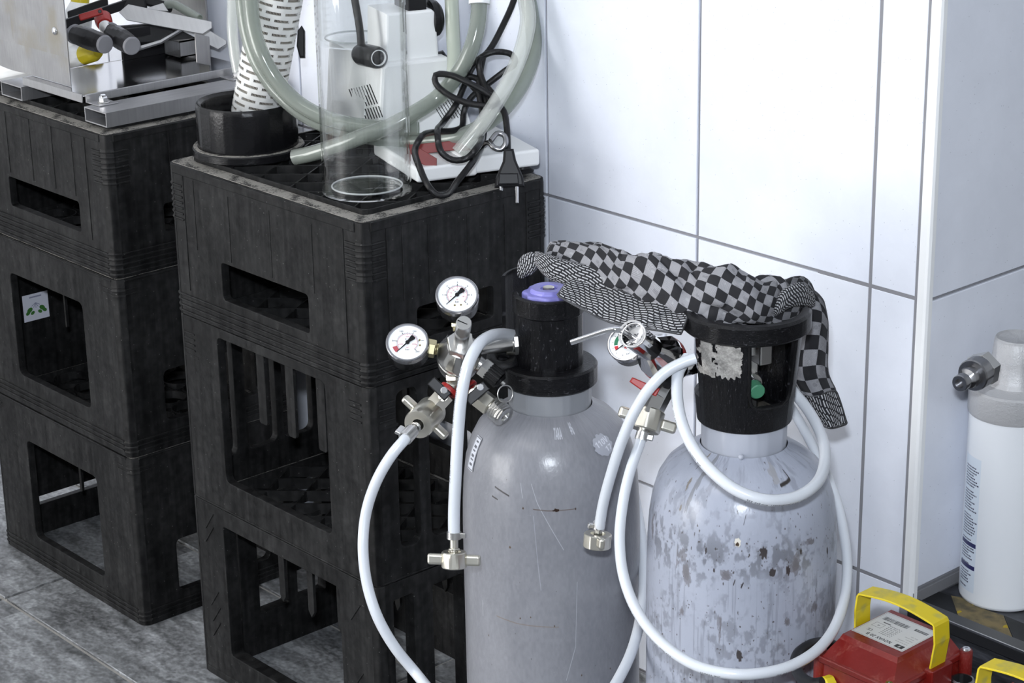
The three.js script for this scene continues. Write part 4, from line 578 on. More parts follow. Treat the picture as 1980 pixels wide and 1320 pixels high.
clampTool('screw clamp with black grey grip and red knob, right of the other grip', [-1.2911,0.8165,0.1868], [-1.2102,0.8106,0.2027], [-1.3188,0.8044,0.1606], [-1.3053,0.8059,0.0645], [[-1.321,0.8335,0.1795], [-1.298,0.8249,0.1902], 0.0122]);
{
  const t = thing('release_lever', 'red plastic lever lying above the clamp grips', 'lever', [-1.2712,0.8496,0.2267]);
  part(t, 'arm', frameBox([-1.2712,0.8496,0.2267], dir(1, -0.3), dir(0.3, 1), BX, 0.034, 0.0095, 0.006, 0.0022), M.red);
  part(t, 'hinge', rod([-1.2729,0.8516,0.2115], [-1.2598,0.8544,0.2192], 0.0026), M.blackSoft);
}
const flat = (label, pts, d = 0.0032, name = 'flat_bar') => { const t = thing(name, label, 'bar', pts[0]); part(t, 'strip', boxUV(slab(pts, d, 0.0006)), M.alu); return t; };
flat('long grey aluminium flat bar lying across the clamps, blunt end towards the perforated tube', [[-1.2894,0.8424,0.1711], [-1.3116,0.8394,0.1336], [-1.2136,0.8212,0.0646], [-1.1969,0.8196,0.0787], [-1.1824,0.8216,0.1092], [-1.2581,0.8417,0.1841]]);
flat('short grey aluminium flat bar below the long one, pointing at the coiled hoses', [[-1.2662,0.8065,0.084], [-1.261,0.8048,0.047], [-1.2204,0.7922,0.04], [-1.2123,0.7907,0.0475], [-1.2044,0.7909,0.0706]]);
flat('small bright metal strip between the black clamp bars', [[-1.2994,0.8398,0.1197], [-1.2994,0.8399,0.0876], [-1.2772,0.8351,0.0972], [-1.314,0.8271,0.095]], 0.002);
{ const t = thing('thin_strip', 'thin bent steel strip under the flat bars, beside the clamp grips', 'strip', [-1.261,0.7923,0.1339]); part(t, 'strip', [slab([[-1.2765,0.792,0.1515], [-1.2716,0.7936,0.113], [-1.2764,0.7996,0.0672], [-1.2749,0.7975,0.0666], [-1.2702,0.7901,0.1134], [-1.2754,0.7878,0.1525]], 0.012, 0.0005)], M.alu); }
{
  const t = thing('black_rail', 'black steel clamp rail stretched behind the grips, top edge shiny', 'rail', [-1.3577,0.8072,0.1231]);
  part(t, 'rail', frameBox([-1.3086,0.8018,0.1024], dir(1, -0.1, -0.15), [0, 1, 0], dir(0.1, 0, 1), 0.12, 0.026, 0.008, 0.001), M.black);
  part(t, 'jaw', [frameBox([-1.3639,0.8347,0.0992], dir(1, -0.2), dir(0.2, 1), BX, 0.034, 0.02, 0.014, 0.003), frameBox([-1.3584,0.8305,0.0633], dir(1, 0.3), dir(-0.3, 1), BX, 0.045, 0.014, 0.012, 0.004)], M.blackSoft);
}
{
  const t = thing('black_rail', 'black steel clamp rail rising beside the standing sheet, behind the red lever', 'rail', [-1.3981,0.8292,0.1568]);
  part(t, 'rail', frameBox([-1.4074,0.8295,0.1512], dir(1, -0.36), [0, 1, 0], dir(0.3, 0, 1), 0.062, 0.013, 0.006, 0.001), M.blackSoft);
}
{ const t = thing('added_plate', 'added dark plate along the back edge of the tray, there to darken the tray reflection', 'plate', [-1.349, 0.7597, 0.085]); part(t, 'plate', box(-1.352, -1.346, 0.7597, 0.792, 0.03, 0.135, 0.0008), M.blackSoft); part(t, 'stud', [rod([-1.347, 0.768, 0.06], [-1.342, 0.768, 0.06], 0.0045)], M.darkSteel); }  // invented plate, put in so the polished tray mirrors something dark
{ const t = thing('plastic_tube', 'short clear plastic tube piece lying on the flat bars', 'tube', [-1.2577,0.8395,0.0887]); part(t, 'sleeve', pipe([[-1.2902,0.8431,0.0915], [-1.2795,0.8438,0.0871], [-1.2613,0.8399,0.0846], [-1.2243,0.8294,0.0804]], 0.0065, 0.005, 40), M.hosePvc); }
{
  const t = thing('spray_bottle', 'white bottle with yellow cap lying behind the standing steel sheet', 'bottle', [-1.4104,0.7582,0.2249]);
  const a = [-1.7014,0.6888,0.2], b = [-1.3903,0.7686,0.15], r = 0.0145;
  part(t, 'body', turned(a, b, [[0, 0], [r, 0], [r * 1.06, 0.02], [r * 1.06, 0.86], [r, 0.9], [0, 0.9]], 40), M.white);
  part(t, 'cap', turned(V(a).lerp(V(b), 0.9), b, [[r, 0], [r * 0.9, 0.7], [r * 0.6, 1], [0, 1]], 32), M.yellow);
}
{
  const t = thing('spray_bottle', 'yellow and white bottle standing upright behind the clamps, partly hidden', 'bottle', [-1.4597,0.7876,0.1367]);
  const a = [-1.4753,0.762,0.1361], b = [-1.4765,0.8598,0.117], r = 0.02;
  part(t, 'body', turned(a, b, [[0, 0], [r, 0], [r, 0.52], [r * 0.7, 0.66], [0, 0.66]], 40), M.white); part(t, 'cap', turned(V(a).lerp(V(b), 0.66), b, [[r * 0.68, 0], [r * 0.68, 1], [0, 1]], 32), M.yellow);
}
{ // hop sticker inside the middle left crate
  const t = thing('sticker', 'white sticker with green hop leaves inside the left crate', 'sticker', [-1.4915,0.3703,0.237]);
  const hop = canvasTex(256, 256, (x, w) => { x.fillStyle = '#e4e6f2'; x.fillRect(0, 0, w, w); x.fillStyle = '#9a9cb4'; x.fillRect(70, 24, 120, 14); for (let i = 0; i < 5; i++) { x.save(); x.translate(128, 90); x.rotate((i - 2) * 0.5); x.fillRect(-3, 0, 6, 50); x.restore(); } x.fillStyle = '#3f7a34'; for (const [a, b, r] of [[66, 150, 30], [46, 176, 24], [92, 182, 22], [190, 150, 30], [212, 176, 24], [166, 182, 22]]) { x.beginPath(); x.ellipse(a, b, r, r * 0.7, a < 128 ? -0.6 : 0.6, 0, 7); x.fill(); } });
  const P = [[-1.4912,0.3942,0.2569], [-1.4912,0.3807,0.2137], [-1.4912,0.3519,0.2158], [-1.4912,0.3561,0.2574]], z0 = Math.max(P[0][2], P[3][2]), z1 = Math.min(P[1][2], P[2][2]), y1 = P[0][1], y0 = Math.min(P[2][1], P[3][1]);
  part(t, 'label_sheet', new THREE.PlaneGeometry(z0 - z1, y1 - y0).rotateY(Math.PI / 2).translate(-1.4914, (y0 + y1) / 2, (z0 + z1) / 2), std([1, 1, 1], 0.6, { map: hop, side: THREE.DoubleSide }));
}

// ---------------------------------------------------------------- things on the stack by the wall
{
  const c = [-0.885, 0.7265, 0.242], t = thing('pipe_collar', 'glossy black plastic pipe collar with a wide dusty flange', 'pipe collar', c);
  mesh(t, 'flange', fin(lathe([[0.0595, 0], [0.069, 0], [0.0705, 0.0012], [0.0707, 0.0095], [0.0695, 0.0112], [0.0645, 0.0115], [0.0595, 0.0115], [0.0595, 0]], 96), 0.5), M.black);
  mesh(t, 'dust_ring', boxUV(fin(lathe([[0.0642, 0.0113], [0.0642, 0.0119], [0.0692, 0.0117], [0.0696, 0.011]], 96), 0.5)), M.ledge);
  mesh(t, 'sleeve', fin(lathe([[0.0592, 0.008], [0.0632, 0.008], [0.0636, 0.012], [0.0638, 0.06], [0.0632, 0.0655], [0.0622, 0.0672], [0.0612, 0.066], [0.0606, 0.0672], [0.0598, 0.066], [0.0568, 0.064], [0.056, 0.06], [0.056, 0.008], [0.0592, 0.008]], 96), 0.5), M.black);
}
{ // perforated tube: rings of plastic with rows of slots, each slot crossed by fine bars
  const A = V([-0.9255,0.7285,0.2096]), B = V([-0.8592,1.051,0.1656]), R = 0.0325, L = A.distanceTo(B), t = thing('perforated_tube', 'white perforated plastic tube leaning in the black pipe collar', 'tube', A.toArray());
  const P = 0.0091, hs = 0.0036, solid = [], bars = [], inner = [];
  const put = (g) => along(g, A, B), seg = (r0, r1, y0, y1, a0, a1, n) => fin(lathe([[r0, y0], [r1, y0], [r1, y1], [r0, y1], [r0, y0]], n, a0, a1 - a0), 0.5);
  const rows = Math.floor(L / P);
  for (let r = 0; r < rows; r++) {
    const y = r * P; solid.push(put(seg(R - 0.0025, R, y, y + P - hs, 0, Math.PI * 2, 48)));
    for (let k = 0; k < 8; k++) {
      const a = (k + (r % 2) * 0.5) / 8 * Math.PI * 2; solid.push(put(seg(R - 0.0025, R, y + P - hs, y + P, a, a + 0.17, 3)));
      for (let q = 1; q < 10; q++) { const b = a + 0.17 + q / 10 * (Math.PI * 2 / 8 - 0.17); bars.push(put(seg(R - 0.0022, R - 0.0012, y + P - hs, y + P, b - 0.0075, b + 0.0075, 1))); }
    }
  }
  inner.push(put(seg(R - 0.0044, R - 0.004, 0, rows * P, 0, Math.PI * 2, 40)));
  part(t, 'shell', solid, std([0.74, 0.74, 0.72], 0.45)); part(t, 'slot_bars', bars, std([0.42, 0.39, 0.34], 0.7)); part(t, 'mesh_lining', inner, std([0.09, 0.08, 0.07], 0.95));
}
function clearTube(label, base, R, H, wall = 0.0026) {
  const t = thing('acrylic_tube', label, 'tube', base);
  mesh(t, 'wall', [fin(lathe([[R, 0.004], [R, H]], 96), 1.5), fin(lathe([[R - wall, H], [R - wall, 0.006]], 96), 1.5), lathe([[R, H], [R - wall, H]], 96)], M.acrylic);
  mesh(t, 'foot', [fin(lathe([[0.0005, 0.0062], [R * 0.76, 0.0062]], 64), 0.5), fin(lathe([[R + 0.0006, 0.0055], [R + 0.0006, 0.001], [R - 0.001, 0.0002], [R * 0.8, 0.0002]].reverse(), 96), 0.7)], M.acrylic);
  mesh(t, 'glued_rim', ring([0, 0.0068, 0], [0, 1, 0], R * 0.79, 0.0011, 72), std([0.75, 0.77, 0.77], 0.25, { transmission: 0.5, thickness: 0 }));
  return t;
}
clearTube('tall clear acrylic tube standing on the front corner of the crate', [-0.632, 0.727, 0.25], 0.0525, 0.46);
// white appliance with a vented housing
const HX = V([0.667, 0, -0.745]).normalize(), HZ = V([0.745, 0, 0.667]).normalize(), YU = V([0, 1, 0]);
function slabV(pts, d, bev = 0.002) { const o = V(pts[0]), p = pts.map((q) => { const w = V(q).sub(o); return [w.dot(HX), w.y]; }); let a = 0; p.forEach(([x, y], i) => { const [x2, y2] = p[(i + 1) % p.length]; a += x * y2 - x2 * y; }); if (a < 0) p.reverse(); const g = extrude(shape(p), d, bev); g.translate(0, 0, -d); g.applyMatrix4(new THREE.Matrix4().makeBasis(HX, YU, HZ)); g.translate(o.x, o.y, o.z); return g; }
{
  const t = thing('kitchen_appliance', 'white plastic kitchen appliance with slanted vents and black knob', 'appliance', [-0.64, 0.7265, 0.11]);
  const e1 = V([0.31, 0, -0.95]), e2 = V([-0.95, 0, -0.31]), c0 = V([-0.602, 0.7335, 0.222]);
  const fb = (a0, a1, b0, b1, y0, y1, r) => frameBox(c0.clone().addScaledVector(e1, (a0 + a1) / 2).addScaledVector(e2, (b0 + b1) / 2).setY((y0 + y1) / 2), e1, YU, e1.clone().cross(YU), a1 - a0, y1 - y0, b1 - b0, r);
  part(t, 'base', [fb(0.02, 0.098, 0, 0.15, 0.7335, 0.752, 0.004), fb(0.085, 0.182, 0.004, 0.155, 0.7345, 0.7555, 0.004)], M.white);
  for (const [a, b] of [[0.165, 0.018], [0.165, 0.13], [0.035, 0.13]]) part(t, 'foot', fin(lathe([[0, 0.7265], [0.013, 0.7265], [0.0135, 0.728], [0.009, 0.731], [0.008, 0.7345], [0, 0.7345]], 28), 0.5).translate(c0.x + e1.x * a + e2.x * b, 0, c0.z + e1.z * a + e2.z * b), M.blackSoft);
  const Q = (a, b, y) => c0.clone().addScaledVector(e1, a).addScaledVector(e2, b).setY(y);
  const profile = (pts, b0, b1, bev = 0.003) => { const g = extrude(shape(pts), b1 - b0, bev); g.applyMatrix4(new THREE.Matrix4().makeBasis(e1.clone().normalize(), YU, e1.clone().normalize().cross(YU))); const o = Q(0, b0, 0); const z = e1.clone().cross(YU); if (z.dot(e2) < 0) { const k = Q(0, b1, 0); g.translate(k.x, 0, k.z); } else g.translate(o.x, 0, o.z); return g; };
  part(t, 'housing', profile([[0.022, 0.7535], [0.15, 0.7535], [0.122, 0.843], [0.117, 0.85], [0.036, 0.85], [0.03, 0.845]], 0.135, 0.335, 0.004), M.white);
  part(t, 'column', profile([[0.041, 0.84], [0.112, 0.84], [0.109, 0.904], [0.104, 0.908], [0.044, 0.908]], 0.15, 0.22, 0.003), M.white);
  part(t, 'vent_panel', profile([[0.02, 0.76], [0.026, 0.76], [0.036, 0.846], [0.03, 0.84]], 0.185, 0.235, 0.0012), M.white);
  const vent = (P0, P1, w, n) => frameBox(P0.clone().lerp(P1, 0.5), P1.clone().sub(P0), P1.clone().sub(P0).cross(n), n, P0.distanceTo(P1), w, 0.0012, 0.0003);
  const nf = e1.clone().negate().addScaledVector(YU, 0.1).normalize(), nr = e2.clone().negate(), F = (b, y) => Q(lerp(0.0215, 0.0295, (y - 0.7535) / 0.09) - 0.0002, b, y);
  part(t, 'vent', [0, 1, 2, 3, 4, 5, 6, 7, 8].flatMap((i) => { const b = 0.247 - 0.0092 * i, y = 0.797 + 0.0026 * i; return [vent(F(b, y), F(b - 0.03, y - 0.018), 0.0011, nf), vent(F(b - 0.034, y - 0.0204), F(b - 0.05, y - 0.0305), 0.0011, nf)]; }), M.blackSoft);
  part(t, 'vent', [0, 1, 2, 3, 4, 5, 6, 7].map((i) => vent(Q(0.094 + i * 0.0042, 0.1348, 0.797), Q(0.108 + i * 0.0042, 0.1348, 0.772), 0.0009, nr)), M.blackSoft);
  part(t, 'knob', turned(Q(0.106, 0.17, 0.893), Q(0.121, 0.17, 0.893), [[0, 0], [0.02, 0], [0.0235, 0.1], [0.0235, 0.5], [0.022, 0.6], [0.022, 0.75], [0.018, 1], [0, 1]], 48), M.black);
  part(t, 'clamp_block', frameBox(Q(0.087, 0.18, 0.925), e1, YU, e1.clone().cross(YU), 0.024, 0.04, 0.05, 0.0015), M.blackSoft);
  part(t, 'lever', slabV([[-0.7191,0.8504,0.0667], [-0.7142,0.8527,0.0599], [-0.7062,0.8416,0.0568], [-0.7019,0.821,0.063], [-0.7044,0.8174,0.0677], [-0.714,0.8334,0.07]], 0.012, 0.002), M.blackSoft);
  part(t, 'side_grip', slab([[-0.9134,0.8624,0.1357], [-0.9114,0.8686,0.1302], [-0.9072,0.8622,0.1288], [-0.8989,0.8296,0.1369], [-0.9033,0.8297,0.1419], [-0.9095,0.8436,0.1414]], 0.012, 0.002), M.blackSoft);
  part(t, 'red_stop', [slab([[-0.6162,0.7754,0.1908], [-0.5865,0.7624,0.1801], [-0.5828,0.748,0.1837], [-0.6114,0.758,0.1947]], 0.0045, 0.0006), slab([[-0.6578,0.7626,0.1646], [-0.6122,0.7699,0.125], [-0.5826,0.764,0.1268], [-0.5815,0.7582,0.1288], [-0.6091,0.7593,0.1272], [-0.6527,0.7507,0.1652]], 0.004, 0.0006)], M.redDull);
  part(t, 'spring_clip', tube([[-0.5746,0.7679,0.1157], [-0.5638,0.7732,0.1167], [-0.5546,0.7685,0.1168], [-0.5485,0.7672,0.1107], [-0.547,0.7741,0.1052], [-0.554,0.781,0.1014], [-0.5599,0.7835,0.1068], [-0.5595,0.7767,0.118]], 0.0034, 50, 8), M.darkSteel);
}
{ const t = clearTube('second clear acrylic tube behind the first, standing inside the white appliance', [-0.74, 0.829, 0.125], 0.05, 0.3); t.position.set(-0.602 + 0.31 * 0.045 - 0.95 * 0.268, 0.852, 0.222 - 0.95 * 0.045 - 0.31 * 0.268); }
{
  const t = thing('lamp_arm', 'black flexible arm with a round head, hanging behind the tall tube', 'arm', [-0.748,0.8884,0.159]);
  part(t, 'arm', tube([[-0.7905,0.9765,0.1438], [-0.7799,0.9465,0.148], [-0.7709,0.9225,0.1506], [-0.7607,0.8955,0.1536], [-0.7537,0.8745,0.1569], [-0.7484,0.8518,0.163]], 0.0048, 60, 14), M.black);
  const h = part(t, 'head', turned([-0.7588,0.8581,0.1554], [-0.7111,0.8613,0.1639], [[0, 0], [0.012, 0], [0.0138, 0.12], [0.0138, 0.9], [0.0128, 1], [0.0095, 1], [0.0088, 0.88], [0, 0.88]], 40), M.black);
  part(h, 'ring', turned([-0.7125,0.8614,0.1639], [-0.7097,0.8616,0.1646], [[0.0085, 0], [0.0088, 1], [0.0098, 1], [0.0098, 0]], 36), M.white);
}
// coiled clear hoses
const coil = (label, pts, mat = M.hosePvc, r = 0.0098, ri = 0.0072, n = 160) => { const t = thing('clear_hose', label, 'hose', pts[0], undefined); part(t, 'sleeve', pipe(pts, r, ri, n, 18), mat); return t; };
coil('greenish hose sweeping from the perforated tube behind the acrylic tube, cut end against the appliance', [[-0.866,0.9606,0.2377], [-0.8564,0.9247,0.2462], [-0.8456,0.8917,0.2515], [-0.8312,0.8616,0.2514], [-0.8165,0.8315,0.243], [-0.7935,0.8054,0.2309], [-0.7659,0.7898,0.2161], [-0.7375,0.7809,0.1968], [-0.705,0.7766,0.1703], [-0.67,0.7771,0.1385]]);
coil('greenish hose with its cut end left of the acrylic tube, rising to white sleeve', [[-0.7863,0.7381,0.2428], [-0.7654,0.7445,0.2318], [-0.7316,0.7579,0.2185], [-0.6975,0.7736,0.2004], [-0.6772,0.785,0.1761], [-0.662,0.7987,0.1515], [-0.6522,0.8146,0.1224], [-0.6359,0.8394,0.1066], [-0.6203,0.8682,0.0977], [-0.6172,0.896,0.0872], [-0.6229,0.928,0.0764], [-0.6325,0.966,0.067]]);
coil('long greenish clear hose making the big outer loop at the right, under the cable', [[-0.8973,0.9557,0.2277], [-0.8872,0.9194,0.2358], [-0.8746,0.883,0.241], [-0.8584,0.8495,0.2407], [-0.8387,0.8202,0.234], [-0.8107,0.7954,0.2236], [-0.781,0.7774,0.2078], [-0.7462,0.7652,0.1829], [-0.7128,0.7586,0.1568], [-0.6654,0.7609,0.134], [-0.6175,0.7721,0.1139], [-0.5878,0.7922,0.0935], [-0.5775,0.8135,0.0705], [-0.5831,0.8381,0.0397], [-0.5958,0.8679,0.014], [-0.6072,0.9048,0.0072], [-0.6256,0.9524,0.0024]]);
coil('crystal clear hose with a slanted cut end resting on the white base', [[-0.6073,0.9635,0.0238], [-0.5938,0.9282,0.0275], [-0.5825,0.9057,0.0348], [-0.5755,0.8775,0.05], [-0.5723,0.8496,0.0694], [-0.5722,0.823,0.0916], [-0.5749,0.7942,0.1179], [-0.5851,0.7622,0.1467]], M.hoseClear);
coil('clear hose hanging straight down left of the perforated tube', [[-1.021,0.9324,0.1558], [-1.0122,0.8942,0.1663], [-1.0046,0.8624,0.1748], [-0.9947,0.8305,0.1807], [-0.9851,0.8049,0.1835]], M.hoseClear, 0.0072, 0.0055, 60);
{
  const print = canvasTex(1024, 128, (x, w, h) => { x.fillStyle = '#eef1ea'; x.fillRect(0, 0, w, h); x.fillStyle = '#3c3e40'; x.font = 'bold 30px sans-serif'; x.fillText('PHTHALATE FREE     Reg.RSA 10/2011 a-b-c  ———', 20, 40); }); print.wrapS = print.wrapT = THREE.RepeatWrapping; print.repeat.set(6.5, 1);
  const t = thing('clear_hose', 'printed clear hose hanging straight in front of the wall, beside the black knob', 'hose', [-0.7003,0.8797,0.0538]); part(t, 'sleeve', pipe([[-0.7204,0.9522,0.0376], [-0.7108,0.916,0.0462], [-0.6988,0.8737,0.0553], [-0.682,0.8426,0.069], [-0.6717,0.8238,0.0834], [-0.6689,0.8083,0.1046]], 0.0088, 0.0066, 60), std([0.8, 0.83, 0.78], 0.2, { transmission: 0.45, thickness: 0, map: print }));
}
{ const t = thing('hose_sleeve', 'short white sleeve on the upper end of a clear hose', 'sleeve', [-0.6236,0.931,0.0757]); part(t, 'sleeve', [turned([-0.6224,0.9263,0.0769], [-0.6281,0.9485,0.0713], [[0.0101, 0], [0.0128, 0], [0.013, 0.1], [0.013, 1], [0.0101, 1], [0.0101, 0]], 32)], M.white); }
{
  const t = thing('power_cable', 'tangled black power cable with a flat plug hanging over the crate edge', 'cable', [-0.542,0.7343,0.1049]);
  const cb = (pts) => tube(pts, 0.0039, 150, 8);
  part(t, 'cord', [
    cb([[-0.6217,0.9421,0.0163], [-0.6198,0.9232,0.0243], [-0.6199,0.8954,0.0425], [-0.623,0.8681,0.0623], [-0.6298,0.8505,0.0826], [-0.6306,0.8291,0.0966], [-0.6299,0.8064,0.1128], [-0.6324,0.7896,0.1293], [-0.5734,0.7944,0.1883], [-0.5664,0.7761,0.1901], [-0.555,0.7662,0.1826], [-0.5438,0.7676,0.1691], [-0.539,0.7788,0.1577], [-0.5874,0.7807,0.1074], [-0.5971,0.8029,0.0983], [-0.6093,0.8254,0.0921], [-0.618,0.8507,0.0804], [-0.6193,0.8624,0.0756], [-0.6177,0.8589,0.0837], [-0.6136,0.8459,0.086], [-0.5984,0.8245,0.0883], [-0.5853,0.8097,0.0894], [-0.5809,0.8161,0.089], [-0.5927,0.8268,0.0966], [-0.609,0.8377,0.1092], [-0.6295,0.8457,0.12], [-0.6449,0.8449,0.1298], [-0.6426,0.8361,0.132], [-0.6276,0.8253,0.1288], [-0.6054,0.8155,0.117], [-0.5807,0.8115,0.0992]]),
    cb([[-0.5807,0.8115,0.0992], [-0.5795,0.8137,0.0887], [-0.5951,0.8245,0.0846], [-0.62,0.839,0.0889], [-0.6275,0.839,0.0957], [-0.6168,0.8261,0.0921], [-0.602,0.8164,0.0887], [-0.5924,0.7941,0.0977], [-0.5841,0.769,0.1098], [-0.5388,0.7623,0.1663], [-0.5373,0.7453,0.1897], [-0.5413,0.7313,0.2018], [-0.5491,0.7303,0.2111], [-0.5577,0.739,0.2162], [-0.5778,0.7576,0.2129], [-0.5866,0.7766,0.2127], [-0.586,0.7902,0.2048], [-0.621,0.7828,0.1521], [-0.6207,0.7794,0.1216], [-0.6207,0.7819,0.1107], [-0.6258,0.7989,0.1025], [-0.6219,0.8142,0.0947], [-0.6109,0.8293,0.0789], [-0.5981,0.8455,0.0606], [-0.5917,0.8547,0.0485], [-0.5973,0.864,0.0483], [-0.6114,0.8674,0.0591], [-0.6205,0.8641,0.0712], [-0.6271,0.8507,0.0891], [-0.6267,0.8439,0.0938]]),
    cb([[-0.5809,0.8161,0.089], [-0.5678,0.8042,0.0885], [-0.5573,0.7867,0.0941], [-0.5472,0.7658,0.1019], [-0.5436,0.7593,0.1045]])], M.black);
  const p = part(t, 'plug', [slab([[-0.5454,0.7677,0.1101], [-0.5376,0.7675,0.1014], [-0.5302,0.7554,0.1042], [-0.5176,0.7376,0.1044], [-0.5127,0.7277,0.1073], [-0.5361,0.7271,0.1341], [-0.5394,0.7369,0.1293], [-0.5405,0.7545,0.1164]], 0.012, 0.003), slab([[-0.5335,0.7436,0.1287], [-0.5184,0.7433,0.1118], [-0.5145,0.7311,0.1139], [-0.5311,0.731,0.1328]], 0.005, 0.0015)], M.blackSoft);
  for (const [a, b] of [[[-0.5325,0.7276,0.1266], [-0.5305,0.7227,0.1286]], [[-0.5188,0.7278,0.1142], [-0.5125,0.7093,0.1202]]]) part(p, 'pin', rod(a, b, 0.0022), M.chrome);
}

// ---------------------------------------------------------------- drain pumps, water filter, step edge
const labelTex = canvasTex(768, 560, (x, w, h) => {
  x.fillStyle = '#c3c4c4'; x.fillRect(0, 0, w, h); x.strokeStyle = '#8b8c8c'; x.lineWidth = 5; x.strokeRect(14, 14, w - 28, h - 28);
  x.save(); x.translate(w, h); x.rotate(Math.PI); x.fillStyle = '#16181a'; x.textBaseline = 'top';
  x.font = 'bold 66px sans-serif'; x.fillText('NOVAX 20 B', 225, 30); x.fillRect(46, 36, 120, 62); x.fillStyle = '#c3c4c4'; x.font = 'italic bold 50px sans-serif'; x.fillText('R', 86, 40);
  x.fillStyle = '#2c2e30'; x.font = '20px sans-serif'; ['V~230  Hz 50  W 340', 'A 1.6   n 2800/min', 'Hmax 20 m', 'Qmax 28 l/min', 'IP 44   cont.'].forEach((s, i) => x.fillText(s, 60 + (i % 2) * 20, 128 + i * 40));
  x.font = 'bold 58px serif'; x.fillText('CE', 590, 112); x.font = 'bold 30px sans-serif'; x.strokeStyle = '#2c2e30'; x.lineWidth = 4; x.strokeRect(560, 230, 130, 86); x.fillText('68', 604, 254); x.fillStyle = '#16181a'; x.fillRect(520, 350, 110, 14);
  for (let i = 0; i < 34; i++) { x.fillRect(330 + i * 11 + (hash(i, 3, 9) * 4), 400, 3 + hash(i, 1, 4) * 5, 70); }
  x.fillStyle = '#3a3c3e'; for (let r = 0; r < 7; r++) for (let k = 0; k < 6; k++) x.fillRect(330 + k * 32, 150 + r * 30, 12 + 14 * hash(r, k, 5), 9); x.fillRect(56, 430, 190, 40); x.fillStyle = '#c3c4c4'; x.font = 'bold 24px sans-serif'; x.fillText('ROVER POMPE', 62, 438);
  x.restore();
});
const redPlastic = std([1, 1, 1], 0.36, { map: tex(512, 512, (u, v) => { const a = fbm(u * 12, v * 12, 12, 401, 5), b = fbm(u * 110, v * 110, 110, 407, 2), k = smooth(0.52, 0.75, a * 0.7 + b * 0.3); return [lerp(112, 126, k), lerp(22, 58, k), lerp(17, 50, k)]; }, true, [5, 5]), bumpMap: grainBump, bumpScale: 0.0003 });
const yellowStrap = std([1, 1, 1], 0.5, { map: tex(256, 256, (u, v) => { const a = fbm(u * 9, v * 9, 9, 421, 5), k = smooth(0.5, 0.8, a); return [lerp(206, 176, k), lerp(184, 164, k), lerp(26, 74, k)]; }, true, [8, 8]) });
function pump(label, dx, dz, dy) {
  const t = thing('drain_pump', label, 'pump', [0.178 + dx, 0.3415 + dy, 0.2637 + dz], 'red pumps on the grey box'); t.scale.setScalar(0.93);
  const B = [0.0935, 0.262, 0.153], L = (g) => { g = plain(g); g.translate(-B[0], -B[1], -B[2]); return g; };
  const x0 = 0.047, x1 = 0.14, z0 = 0.099, z1 = 0.209;
  const taper = (y0, y1, a, b) => { const q = ([X0, X1, Z0, Z1], y) => [[X0, y, Z0], [X1, y, Z0], [X1, y, Z1], [X0, y, Z1]], lo = q(a, y0), hi = q(b, y1), v = [], f = (p, r, s, u) => v.push(...p, ...r, ...s, ...p, ...s, ...u); for (let i = 0; i < 4; i++) { const j = (i + 1) % 4; f(lo[i], hi[i], hi[j], lo[j]); } f(hi[0], hi[3], hi[2], hi[1]); f(lo[0], lo[1], lo[2], lo[3]); const g = new THREE.BufferGeometry(); g.setAttribute('position', new THREE.Float32BufferAttribute(v, 3)); g.computeVertexNormals(); return plain(g); };
  mesh(t, 'housing', [L(boxUV(box(x0, x1, 0.262, 0.353, z0, z1, 0.004))), L(boxUV(box(x0 - 0.003, x1 + 0.003, 0.35, 0.3575, z0 - 0.003, z1 + 0.003, 0.0018)))], redPlastic);
  mesh(t, 'lid', [L(boxUV(taper(0.357, 0.3705, [x0, x1, z0, z1 + 0.001], [x0 + 0.004, x1 - 0.014, z0 + 0.003, z1 - 0.022]))), L(boxUV(taper(0.3705, 0.375, [x0 + 0.004, x1 - 0.014, z0 + 0.003, z1 - 0.022], [x0 + 0.0052, x1 - 0.0165, z0 + 0.005, z1 - 0.026])))], redPlastic);
  const lg = new THREE.PlaneGeometry(0.066, 0.06).rotateX(-Math.PI / 2); mesh(t, 'rating_label', [L(plain(lg).translate(0.0863, 0.3753, 0.141))], std([1, 1, 1], 0.45, { map: labelTex }));
  for (const [x, z] of [[x0 - 0.005, z1 - 0.004], [x0 - 0.003, z0 - 0.004], [x1 + 0.006, z0 + 0.0], [x1 - 0.002, z1 + 0.005]]) {
    const b = mesh(t, 'boss', L(fin(lathe([[0, 0.325], [0.0062, 0.325], [0.0068, 0.328], [0.0068, 0.36], [0.006, 0.3618], [0, 0.3618]], 24), 0.5).translate(x, 0, z)), redPlastic);
    mesh(b, 'screw', L(fin(lathe([[0, 0.361], [0.0046, 0.361], [0.0046, 0.3625], [0.0036, 0.364], [0.0012, 0.3643], [0.001, 0.3632], [0, 0.3632]], 20), 0.4).translate(x, 0, z)), M.chrome);
  }
  const bow = (X0, X1, y0, yc, ya) => { const o = [[X0, y0], [X0 - 0.0015, yc - 0.022], [X0 + 0.0005, yc - 0.004], [X0 + 0.003, yc]], n = 10; for (let i = 1; i < n; i++) { const s = i / n; o.push([lerp(X0 + 0.003, X1 - 0.001, s), yc + (ya - yc) * Math.sin(Math.PI * s)]); } o.push([X1 - 0.001, yc], [X1 + 0.001, yc - 0.003], [X1 + 0.003, yc - 0.022], [X1 - 0.002, y0]); return o; };
  const th = 0.0022, path = bow(0.0455, 0.1455, 0.352, 0.4105, 0.4165), inn = path.map(([x, y], i) => { const [ax, ay] = path[Math.max(0, i - 1)], [bx, by] = path[Math.min(path.length - 1, i + 1)], l = Math.hypot(bx - ax, by - ay); return [x + (by - ay) / l * th, y - (bx - ax) / l * th]; });
  mesh(t, 'handle', L(boxUV(extrude(shape([...path, ...inn.reverse()]), 0.024, 0.0004).translate(0, 0, 0.132))), yellowStrap).userData.label = 'worn yellow strap handle';
